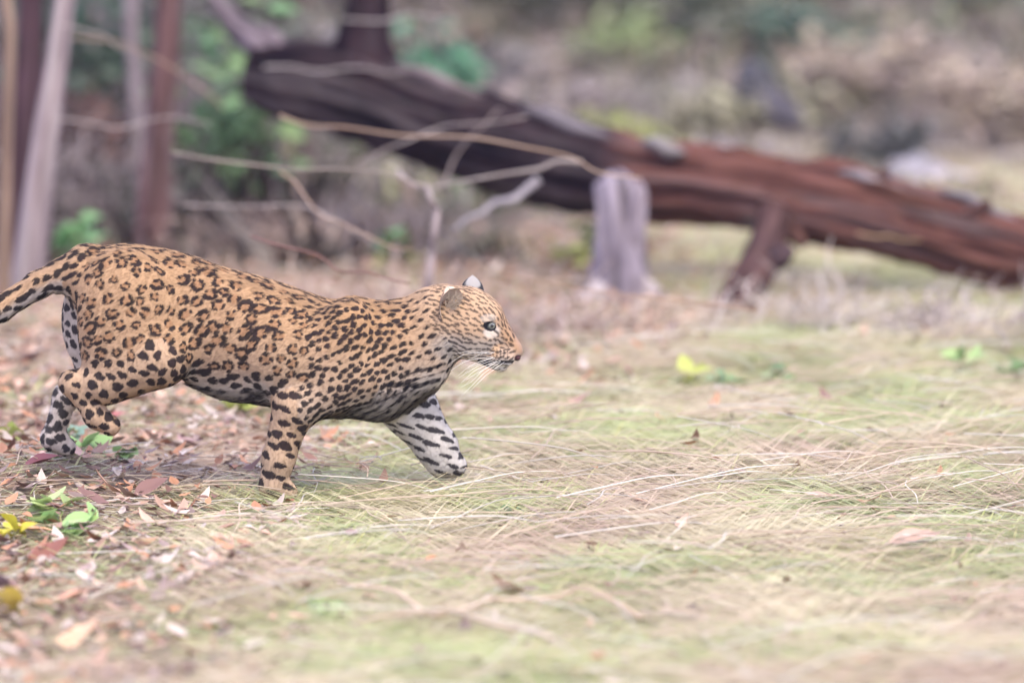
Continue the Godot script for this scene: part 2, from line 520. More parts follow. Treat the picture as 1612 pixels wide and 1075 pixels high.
	branch("twig", "pale twig leaning left in front of the dark log", "twig", [Vector3(-0.282, 0.476, -4.300), Vector3(-0.221, 0.598, -4.300), Vector3(-0.112, 0.720, -4.300), Vector3(-0.039, 0.789, -4.350)], 0.008, 0.004, grey0, Color(0.42, 0.36, 0.36), g)
	branch("twig", "whitish twig from the log's dark left end", "twig", [Vector3(-0.994, 0.884, -5.200), Vector3(-0.778, 0.866, -5.200), Vector3(-0.574, 0.877, -5.200), Vector3(-0.422, 0.866, -5.200)], 0.005, 0.003, grey0, Color(0.6, 0.56, 0.55), g)
	branch("twig", "whitish twig level with the top of the branch stub", "twig", [Vector3(-0.689, 1.049, -5.600), Vector3(-0.430, 1.070, -5.600), Vector3(-0.223, 1.057, -5.600)], 0.006, 0.003, grey0, Color(0.6, 0.56, 0.55), g)
	branch("twig", "pale twig hanging between the left trunks near the top corner", "twig", [Vector3(-1.711, 1.119, -4.200), Vector3(-1.603, 1.091, -4.200), Vector3(-1.507, 1.038, -4.200), Vector3(-1.375, 0.970, -4.200)], 0.006, 0.004, grey0, grey1, g)
	branch("twig", "level whitish twig across the broad reddish trunk", "twig", [Vector3(-1.771, 0.741, -4.400), Vector3(-1.600, 0.723, -4.400), Vector3(-1.380, 0.741, -4.400), Vector3(-1.161, 0.721, -4.400)], 0.005, 0.003, grey0, Color(0.58, 0.52, 0.5), g)
	branch("twig", "drooping brown twig left of the green spray of leaves", "twig", [Vector3(-1.749, 1.012, -5.000), Vector3(-1.523, 0.982, -5.000), Vector3(-1.273, 0.841, -5.000), Vector3(-1.148, 0.735, -5.000)], 0.006, 0.004, tan0 * 0.7, tan1 * 0.8, g)
	branch("twig", "pale bent twig over the leaf litter above the leopard's back", "twig", [Vector3(-1.207, 0.494, -3.600), Vector3(-0.898, 0.498, -3.500), Vector3(-0.661, 0.466, -3.400), Vector3(-0.474, 0.356, -3.300)], 0.0055, 0.0035, grey0, grey1, g)
	branch("fallen_stick", "pale tan stick lying in the grass at the bottom of the picture", "stick", [on_ground(Vector3(-0.451, 0, 1.830), 0.07), on_ground(Vector3(-0.300, 0, 1.987), 0.07), on_ground(Vector3(-0.152, 0, 2.197), 0.07), on_ground(Vector3(-0.025, 0, 2.401), 0.07), on_ground(Vector3(0.099, 0, 2.559), 0.06)], 0.009, 0.014, Color(0.45, 0.34, 0.25), Color(0.68, 0.55, 0.43))
	branch("fallen_stick", "forked pale stick crossing the tan stick at the bottom", "stick", [on_ground(Vector3(-0.384, 0, 2.401), 0.07), on_ground(Vector3(-0.231, 0, 2.255), 0.08), on_ground(Vector3(-0.058, 0, 2.089), 0.08), on_ground(Vector3(0.119, 0, 2.004), 0.08), on_ground(Vector3(0.325, 0, 2.139), 0.06)], 0.007, 0.012, Color(0.45, 0.34, 0.25), Color(0.66, 0.54, 0.44))
	# ---- stumps and stones further back
	var dark := thing("burnt_stump", "dark blue black rotten stump up the slope behind the log", "stump", Vector3(Vector3(1.314, 0.268, -11.500).x, 0, -11.5))
	dark.position = on_ground(dark.position)
	var dp: Vector3 = dark.position
	part("trunk", wood([Vector3(0, -0.1, 0), Vector3(1.349, 0.149, -11.500) - dp, Vector3(1.297, 0.318, -11.500) - dp, Vector3(1.249, 0.454, -11.500) - dp], [0.16, 0.13, 0.10, 0.03], 24, 8, 0.25, Color(0.03, 0.03, 0.038), Color(0.10, 0.10, 0.12), 2.0), bark, dark)
	part("fallen_piece", wood([Vector3(1.304, 0.233, -11.300) - dp, Vector3(1.416, 0.198, -11.200) - dp, Vector3(1.517, 0.146, -11.100) - dp], [0.08, 0.09, 0.03], 16, 8, 0.25, Color(0.03, 0.03, 0.04), Color(0.12, 0.11, 0.13), 6.0), bark, dark)
	for d in [
			[Vector3(1.984, 0.278, -9.600), Vector3(0.17, 0.12, 0.14), Color(0.23, 0.22, 0.25), "rounded blue grey stone on the slope above the log's right half"],
			[Vector3(2.189, 0.265, -8.800), Vector3(0.17, 0.07, 0.12), Color(0.16, 0.11, 0.115), "low dark brown stone right of the blue grey stone"],
			[Vector3(2.104, 0.297, -9.200), Vector3(0.13, 0.08, 0.12), Color(0.36, 0.33, 0.36), "pale lilac stone between the blue grey and the brown stone"],
			[Vector3(1.050, 0.430, -15.000), Vector3(0.2, 0.12, 0.16), Color(0.14, 0.13, 0.15), "dark stone near the top behind the shrubs"],
			[Vector3(-0.330, 0.489, -9.500), Vector3(0.13, 0.08, 0.12), Color(0.3, 0.26, 0.28), "small grey stone just over the log's dark part"]]:
		var at: Vector3 = on_ground(d[0], 0.02)
		var v := ball(1.0, func(q: Vector3) -> Color: return d[2] * (1.0 + 0.5 * fine.get_noise_3dv(q * 4.0)), Vector3.ONE, 22)
		var arrays := v.surface_get_arrays(0)
		var vv: PackedVector3Array = arrays[Mesh.ARRAY_VERTEX]
		for i in vv.size():
			vv[i] = vv[i] * d[1] * (1.0 + 0.3 * noise.get_noise_3dv(vv[i] * 1.3 + at) + 0.1 * fine.get_noise_3dv(vv[i] * 3.0 + at))
		var st := part("stone", mesh_of(vv, smooth_normals(vv, arrays[Mesh.ARRAY_INDEX]), arrays[Mesh.ARRAY_COLOR], arrays[Mesh.ARRAY_INDEX]), mat_vertex("stone", 0.95), self)
		st.position = at
		tag(st, d[3], "stone")

# ---------------------------------------------------------------- the leopard
# stations along the trunk: x, middle height, half height, half width
const TRUNK := [
	[-0.7230, 0.6426, 0.0282, 0.0300], [-0.6815, 0.6379, 0.0704, 0.0750], [-0.6216, 0.6040, 0.1305, 0.1000], [-0.5284, 0.5814, 0.1644, 0.1200], [-0.4168, 0.5550, 0.1758, 0.1150], [-0.3425, 0.5211, 0.1909, 0.1120],
	[-0.2496, 0.4854, 0.1929, 0.1280], [-0.1566, 0.4666, 0.1873, 0.1450], [-0.0822, 0.4487, 0.1827, 0.1550], [0.0108, 0.4233, 0.1762, 0.1550], [0.0760, 0.4101, 0.1725, 0.1500], [0.1320, 0.4148, 0.1772, 0.1400],
	[0.2158, 0.4148, 0.1640, 0.1200], [0.2905, 0.4450, 0.1450, 0.1050], [0.3464, 0.4743, 0.1327, 0.0950], [0.4024, 0.4969, 0.1176, 0.0800], [0.4583, 0.5016, 0.0847, 0.0500]]

# bones: start, end, radius at start, radius at end, blend, region
const NEAR_FORE := 2
const FAR_FORE := 3
const NEAR_HIND := 4
const FAR_HIND := 5
const TAIL := 6
const HEAD := 1
var bones := [
	[Vector3(0.1468, 0.3609, 0.0850), Vector3(-0.0234, 0.2823, 0.1120), 0.064, 0.058, 0.05, 8],
	[Vector3(-0.0382, 0.2823, 0.1120), Vector3(-0.0838, 0.1280, 0.1100), 0.060, 0.046, 0.035, NEAR_FORE],
	[Vector3(-0.0838, 0.1280, 0.1100), Vector3(-0.0992, 0.0490, 0.1100), 0.046, 0.040, 0.02, NEAR_FORE],
	[Vector3(-0.0992, 0.0452, 0.1100), Vector3(-0.0583, 0.0305, 0.1120), 0.038, 0.030, 0.02, NEAR_FORE],
	[Vector3(0.2316, 0.3303, -0.0800), Vector3(0.2911, 0.2515, -0.1000), 0.085, 0.074, 0.06, FAR_FORE],
	[Vector3(0.2911, 0.2553, -0.1000), Vector3(0.3775, 0.1276, -0.1000), 0.080, 0.060, 0.04, FAR_FORE],
	[Vector3(0.3775, 0.1276, -0.1000), Vector3(0.3944, 0.0914, -0.1000), 0.060, 0.051, 0.02, FAR_FORE],
	[Vector3(0.3944, 0.0914, -0.1000), Vector3(0.4340, 0.0742, -0.1000), 0.044, 0.032, 0.02, FAR_FORE],
	[Vector3(0.2149, 0.3227, 0.0000), Vector3(0.3422, 0.3793, 0.0000), 0.085, 0.07, 0.05, 0],
	[Vector3(-0.4382, 0.4199, 0.1050), Vector3(-0.5896, 0.3443, 0.1000), 0.078, 0.052, 0.05, NEAR_HIND],
	[Vector3(-0.5896, 0.3443, 0.1000), Vector3(-0.6879, 0.3480, 0.1000), 0.050, 0.034, 0.03, NEAR_HIND],
	[Vector3(-0.6879, 0.3518, 0.1000), Vector3(-0.6185, 0.2524, 0.1000), 0.034, 0.029, 0.02, NEAR_HIND],
	[Vector3(-0.6185, 0.2524, 0.1000), Vector3(-0.5742, 0.2242, 0.1000), 0.034, 0.028, 0.02, NEAR_HIND],
	[Vector3(-0.5678, 0.3574, -0.0900), Vector3(-0.7229, 0.2814, -0.0900), 0.065, 0.036, 0.04, FAR_HIND],
	[Vector3(-0.7248, 0.2814, -0.0900), Vector3(-0.7640, 0.1577, -0.0900), 0.035, 0.031, 0.02, FAR_HIND],
	[Vector3(-0.7640, 0.1577, -0.0900), Vector3(-0.7228, 0.1330, -0.0900), 0.034, 0.028, 0.02, FAR_HIND],
	[Vector3(-0.6556, 0.6952, 0.0000), Vector3(-0.7906, 0.6276, 0.0000), 0.046, 0.036, 0.05, TAIL],
	[Vector3(-0.7906, 0.6276, 0.0000), Vector3(-0.9034, 0.5581, 0.0000), 0.036, 0.035, 0.02, TAIL],
	[Vector3(-0.9034, 0.5581, 0.0000), Vector3(-1.0419, 0.4986, 0.0200), 0.035, 0.034, 0.02, TAIL],
	[Vector3(-1.0419, 0.4986, 0.0200), Vector3(-1.1978, 0.4975, 0.0400), 0.034, 0.031, 0.02, TAIL],
	[Vector3(-1.1978, 0.4975, 0.0400), Vector3(-1.3147, 0.5749, 0.0600), 0.031, 0.024, 0.02, TAIL],
	# head
	[Vector3(0.5254, 0.5186, 0.0000), Vector3(0.6000, 0.4415, 0.0000), 0.056, 0.027, 0.02, HEAD],
	[Vector3(0.6000, 0.4358, 0.0000), Vector3(0.6112, 0.4283, 0.0000), 0.024, 0.0195, 0.012, HEAD],
	[Vector3(0.5832, 0.4156, 0.0180), Vector3(0.5515, 0.4242, 0.0260), 0.0265, 0.029, 0.012, HEAD],
	[Vector3(0.5832, 0.4108, -0.0180), Vector3(0.5514, 0.4172, -0.0260), 0.0265, 0.029, 0.012, HEAD],
	[Vector3(0.4678, 0.4499, 0.0350), Vector3(0.5664, 0.3906, 0.0000), 0.036, 0.0185, 0.012, HEAD],
	[Vector3(0.4671, 0.4406, -0.0350), Vector3(0.5664, 0.3906, 0.0000), 0.036, 0.0185, 0.012, HEAD],
	[Vector3(0.4679, 0.4944, 0.0450), Vector3(0.5144, 0.4787, 0.0400), 0.048, 0.036, 0.03, HEAD],
	[Vector3(0.4671, 0.4827, -0.0450), Vector3(0.5139, 0.4683, -0.0400), 0.048, 0.036, 0.03, HEAD],
	[Vector3(0.5107, 0.5411, 0.0440), Vector3(0.5479, 0.5361, 0.0340), 0.022, 0.017, 0.02, HEAD],
	[Vector3(0.5102, 0.5300, -0.0440), Vector3(0.5476, 0.5275, -0.0340), 0.022, 0.017, 0.02, HEAD],
	[Vector3(0.4022, 0.5299, 0.0000), Vector3(0.4675, 0.5205, 0.0000), 0.09, 0.08, 0.05, HEAD],
]
# ellipsoids: middle, radii, turn about z, blend, region
var lumps := [
	[Vector3(-0.5238, 0.5407, 0.0850), Vector3(0.145, 0.20, 0.085), 0.12, 0.035, 7],
	[Vector3(-0.6062, 0.5110, -0.0750), Vector3(0.125, 0.18, 0.08), 0.0, 0.06, FAR_HIND],
	[Vector3(-0.5434, 0.4434, 0.0850), Vector3(0.105, 0.115, 0.07), 0.0, 0.06, 7],
	[Vector3(-0.4310, 0.4379, 0.1000), Vector3(0.085, 0.085, 0.06), 0.0, 0.05, 7],
	[Vector3(0.0880, 0.4297, 0.0950), Vector3(0.10, 0.155, 0.075), -0.25, 0.03, 8],
	[Vector3(0.1159, 0.5182, 0.0850), Vector3(0.05, 0.075, 0.042), -0.5, 0.035, 8],
	[Vector3(-0.0782, 0.4318, 0.1100), Vector3(0.09, 0.10, 0.055), 0.0, 0.04, 0],
	[Vector3(0.1662, 0.3879, -0.0750), Vector3(0.1, 0.14, 0.07), -0.2, 0.05, FAR_FORE],
	[Vector3(0.4694, 0.5224, 0.0000), Vector3(0.088, 0.098, 0.076), 0.0, 0.03, HEAD],
]
var eye_at := Vector3(0.5349, 0.5137, 0.0500)


func trunk(p: Vector3) -> float:
	var k := TRUNK.size() - 1
	var x := clampf(p.x, TRUNK[0][0], TRUNK[k][0])
	var i := 0
	while i < k - 1 and x > TRUNK[i + 1][0]:
		i += 1
	var a: Array = TRUNK[i]
	var b: Array = TRUNK[i + 1]
	var t: float = (x - a[0]) / (b[0] - a[0])
	var o: Array = TRUNK[maxi(i - 1, 0)]
	var e: Array = TRUNK[mini(i + 2, k)]
	var m := cubic_interpolate(a[1], b[1], o[1], e[1], t)
	var hh := cubic_interpolate(a[2], b[2], o[2], e[2], t)
	var hw := cubic_interpolate(a[3], b[3], o[3], e[3], t)
	var dx := p.x - x
	var qy := (p.y - m) / hh
	var qz := p.z / hw
	var k0 := sqrt(qy * qy + qz * qz)
	var k1 := sqrt(qy * qy / (hh * hh) + qz * qz / (hw * hw))
	var d := k0 * (k0 - 1.0) / maxf(k1, 0.5)
	return d if dx == 0.0 else sqrt(maxf(d, 0.0) * maxf(d, 0.0) + dx * dx) + minf(d, 0.0) * 0.0


func one(i: int, p: Vector3) -> float:
	if i == 0:
		return trunk(p)
	if i <= bones.size():
		var b: Array = bones[i - 1]
		var a: Vector3 = b[0]
		var ab: Vector3 = b[1] - a
		var t := clampf((p - a).dot(ab) / ab.length_squared(), 0.0, 1.0)
		return (p - a - ab * t).length() - lerpf(b[2], b[3], t)
	var e: Array = lumps[i - 1 - bones.size()]
	var q: Vector3 = p - e[0]
	var co := cos(e[2])
	var si := sin(e[2])
	q = Vector3(q.x * co + q.y * si, q.y * co - q.x * si, q.z)
	var r: Vector3 = e[1]
	var u := q / r
	var w := u / r
	var k0 := u.length()
	return k0 * (k0 - 1.0) / maxf(w.length(), 0.5)


func field(list: PackedInt32Array, p: Vector3) -> float:
	var d := 1.0
	for i in list:
		var e := one(i, p)
		var k: float = 0.05 if i == 0 else (bones[i - 1][4] if i <= bones.size() else lumps[i - 1 - bones.size()][3])
		var h := maxf(k - absf(d - e), 0.0) / k
		d = minf(d, e) - h * h * k * 0.25
	# the socket of each eye
	var q := Vector3(p.x - eye_at.x, p.y - eye_at.y, absf(p.z) - eye_at.z - 0.010)
	if q.length_squared() < 0.0016:
		var s := 0.0140 - Vector3(q.x, q.y * 1.25, q.z).length()
		var hs := maxf(0.008 - absf(d - s), 0.0) / 0.008
		d = maxf(d, s) + hs * hs * 0.002
	# the parting of the lips
	if p.x > 0.46 and p.x < 0.62:
		var a := Vector3(0.6000, 0.4019, 0.0000)
		var b := Vector3(0.5103, 0.4038, 0.0000)
		var ab := Vector2(b.x - a.x, b.y - a.y)
		var ap := Vector2(p.x - a.x, p.y - a.y)
		var t := clampf(ap.dot(ab) / ab.length_squared(), 0.0, 1.0)
		var g := (ap - ab * t).length()
		d += 0.004 * exp(-g * g / 0.00002)
	return d


func region_of(list: PackedInt32Array, p: Vector3) -> int:
	var best := 9.0
	var r := 0
	for i in list:
		var e := one(i, p)
		if e < best:
			best = e
			r = 0 if i == 0 else (bones[i - 1][5] if i <= bones.size() else lumps[i - 1 - bones.size()][4])
	return r


var body_v := PackedVector3Array()
var body_n := PackedVector3Array()
var body_ix := PackedInt32Array()
var body_r := PackedByteArray()


func mesh_body() -> void:
	var cell := 0.0055
	var lo := Vector3(-1.36, -0.02, -0.24)
	var nb := Vector3i(46, 18, 11)
	var size := Vector3i(nb.x * 8 + 1, nb.y * 8 + 1, nb.z * 8 + 1)
	var grid := PackedFloat32Array()
	grid.resize(size.x * size.y * size.z)
	grid.fill(NAN)
	var cellv := PackedInt32Array()
	cellv.resize(grid.size())
	cellv.fill(-1)
	var sx := 1
	var sy := size.x
	var sz := size.x * size.y
	var count := 1 + bones.size() + lumps.size()
	var rad := cell * 8.0 * 0.87
	var lists := []
	var vlist := PackedInt32Array()
	var corner := PackedInt32Array([0, sx, sy, sx + sy, sz, sx + sz, sy + sz, sx + sy + sz])
	var cells := PackedInt32Array()
	for bz in nb.z:
		for by in nb.y:
			for bx in nb.x:
				var mid := lo + Vector3(bx * 8 + 4, by * 8 + 4, bz * 8 + 4) * cell
				var list := PackedInt32Array()
				var least := 9.0
				for i in count:
					var e := one(i, mid)
					if e < rad + 0.065:
						list.append(i)
					least = minf(least, e)
				if list.is_empty() or least > rad + 0.03 or least < -rad - 0.04:
					continue
				var whole := field(list, mid)
				if whole > rad + 0.012 or whole < -rad * 1.3 - 0.02:
					continue
				for z in 9:
					for y in 9:
						var at := (bz * 8 + z) * sz + (by * 8 + y) * sy + bx * 8
						for x in 9:
							if is_nan(grid[at + x]):
								grid[at + x] = field(list, lo + Vector3(bx * 8 + x, by * 8 + y, bz * 8 + z) * cell)
				lists.append(list)
				for z in 8:
					for y in 8:
						for x in 8:
							var at := (bz * 8 + z) * sz + (by * 8 + y) * sy + bx * 8 + x
							var inside := 0
							for o in corner:
								if grid[at + o] < 0.0:
									inside += 1
							if inside == 0 or inside == 8:
								continue
							var sum := Vector3.ZERO
							var n := 0
							for c in 8:
								for axis in 3:
									if c & (1 << axis):
										continue
									var da := grid[at + corner[c]]
									var db := grid[at + corner[c | (1 << axis)]]
									if (da < 0.0) != (db < 0.0):
										var q := Vector3(c & 1, (c >> 1) & 1, (c >> 2) & 1)
										q[axis] += da / (da - db)
										sum += q
										n += 1
							cellv[at] = body_v.size()
							cells.append(at)
							body_v.append(lo + (Vector3(bx * 8 + x, by * 8 + y, bz * 8 + z) + sum / n) * cell)
							vlist.append(lists.size() - 1)
	var step := [sx, sy, sz]
	for at in cells:
		for axis in 3:
			var da := grid[at]
			var db := grid[at + step[axis]]
			if is_nan(db) or (da < 0.0) == (db < 0.0):
				continue
			var u: int = step[(axis + 1) % 3]
			var w: int = step[(axis + 2) % 3]
			var a := cellv[at]
			var b := cellv[at - u]
			var c := cellv[at - u - w]
			var d := cellv[at - w]
			if b < 0 or c < 0 or d < 0:
				continue
			if da < 0.0:
				body_ix.append_array(PackedInt32Array([a, c, b, a, d, c]))
			else:
				body_ix.append_array(PackedInt32Array([a, b, c, a, c, d]))
	body_r.resize(body_v.size())
	for i in body_v.size():
		body_r[i] = region_of(lists[vlist[i]], body_v[i])
	body_n = smooth_normals(body_v, body_ix)
	# one finer level: split each triangle in four and lay the new corners on the surface
	var mids := {}
	var fresh := PackedInt32Array()
	for i in range(0, body_ix.size(), 3):
		var m := [0, 0, 0]
		for e in 3:
			var a := body_ix[i + e]
			var b := body_ix[i + (e + 1) % 3]
			var key := mini(a, b) * 1000000 + maxi(a, b)
			var at: int = mids.get(key, -1)
			if at < 0:
				at = body_v.size()
				mids[key] = at
				var n := (body_n[a] + body_n[b]).normalized()
				var p := (body_v[a] + body_v[b]) * 0.5
				p -= n * clampf(field(lists[vlist[a]], p), -0.003, 0.003)
				body_v.append(p)
				body_n.append(n)
				body_r.append(body_r[a])
				vlist.append(vlist[a])
			m[e] = at
		fresh.append_array(PackedInt32Array([body_ix[i], m[0], m[2], m[0], body_ix[i + 1], m[1], m[2], m[1], body_ix[i + 2], m[0], m[1], m[2]]))
	body_ix = fresh
	body_n = smooth_normals(body_v, body_ix)


func fur_flow(p: Vector3, r: int) -> Vector3:   # which way the hairs lie
	match r:
		1:
			return (p - Vector3(0.6112, 0.4320, 0.0000)).normalized()
		2, 3, 4, 5:
			return Vector3(-0.35, -1.0, 0)
		6:
			return Vector3(-1.0, -0.6, 0)
	return Vector3(-1.0, -0.45, 0)


# ground colour of the coat (linear)
func coat(p: Vector3, n: Vector3, r: int) -> Color:
	var tan := Color(0.50, 0.33, 0.20)
	var rich := Color(0.46, 0.285, 0.155)
	var pale := Color(0.56, 0.42, 0.31)
	var white := Color(0.62, 0.585, 0.55)
	var c := tan
	var v := 0.5 + 0.5 * noise.get_noise_3dv(p * 5.0)
	if r == 0 or r == 7 or r == 8:
		var back := smoothstep(-0.1, 0.75, n.y)
		c = tan.lerp(rich, clampf(back * 0.8 + (0.5 if p.x > 0.05 and p.y > 0.45 else 0.0), 0.0, 1.0))
		c = c.lerp(tan.lerp(pale, 0.35), smoothstep(0.24, 0.38, p.x))
		var low := smoothstep(0.37, 0.26, p.y + 0.03 * (v - 0.5)) * (1.0 if r == 0 else 0.5)
		low = maxf(low, smoothstep(-0.25, -0.8, n.y))
		if r == 8:
			low *= 0.5
		if p.x > 0.2 and r == 0:   # throat and breast
			low = maxf(low, smoothstep(0.0, -0.5, n.y) * 0.9)
		c = c.lerp(pale, smoothstep(0.55, 0.3, p.y) * 0.6).lerp(white, low * 0.9)
	elif r == 2 or r == 4:
		c = tan.lerp(pale, 0.45).lerp(white, smoothstep(0.1, -0.5, n.z) * 0.9)
		c = c.lerp(pale, smoothstep(0.2, 0.05, p.y) * 0.5)
	elif r == 3 or r == 5:
		c = tan.lerp(white, smoothstep(-0.5, 0.1, n.z) * (1.0 if r == 3 else 0.75))
	elif r == 6:
		c = tan.lerp(white, smoothstep(0.2, -0.6, n.y) * 0.9)
	elif r == 1:
		c = tan.lerp(pale, 0.35)
		c = c.lerp(rich, smoothstep(0.3, 0.9, n.y) * 0.3)
		var chin := smoothstep(Vector3(0.5514, 0.4132, 0.0000).y, Vector3(0.5514, 0.3943, 0.0000).y, p.y) * smoothstep(Vector3(0.4487, 0.4358, 0.0000).x, Vector3(0.5141, 0.4358, 0.0000).x, p.x)
		c = c.lerp(white, chin)
		c = c.lerp(white, smoothstep(0.05, -0.6, n.y) * 0.7)
		var pad := (p - Vector3(0.5814, 0.4210, 0.0300)).length()
		c = c.lerp(white, smoothstep(0.040, 0.022, pad) * 0.4)
		var bridge := smoothstep(0.030, 0.012, absf(p.z)) * smoothstep(Vector3(0.5701, 0.4735, 0.0000).x, Vector3(0.6000, 0.4735, 0.0000).x, p.x)
		c = c.lerp(Color(0.42, 0.31, 0.25), bridge * 0.6)
	return c.lerp(c * 0.86, v) * 0.86


# [distance between marks, size, ring (0 solid, 1 rosette), stretch along the hair]
func marking(p: Vector3, n: Vector3, r: int) -> Array:
	match r:
		1:
			if p.x > Vector3(0.6037, 0.4546, 0.0000).x:
				return [9.0, 0.0, 0.0, 1.0]
			return [0.0135, 0.0050, 0.0, 1.8]
		2:
			return [0.036, 0.0170, 0.0, 0.6]
		3:
			return [0.037, 0.0170, 0.0, 0.45]
		4, 5:
			return [0.030, 0.0142, 0.0, 0.9]
		6:
			return [0.030, 0.013, 0.0, 1.4]
		8:
			return [0.0205, 0.0092, 0.0, 1.2]
	if r == 7:
		if p.y < 0.42 or p.x < -0.66:
			return [0.030, 0.0142, 0.0, 1.1]
		return [0.0355, 0.0148, 1.0, 1.0]
	if p.x > 0.30:
		return [0.0255, 0.0075, 0.0, 1.4]
	if p.x > 0.0:
		return [0.0215, 0.0092, 0.0, 1.25]
	if p.y < 0.36 or n.y < -0.35:
		return [0.033, 0.0150, 0.0, 1.1]
	if n.y > 0.93 or p.x < -0.66:
		return [0.026, 0.0105, 0.0, 1.5]
	if p.x > -0.08:
		return [0.0335, 0.0138, 1.0, 1.12]
	return [0.0388, 0.0168, 1.0, 1.08]


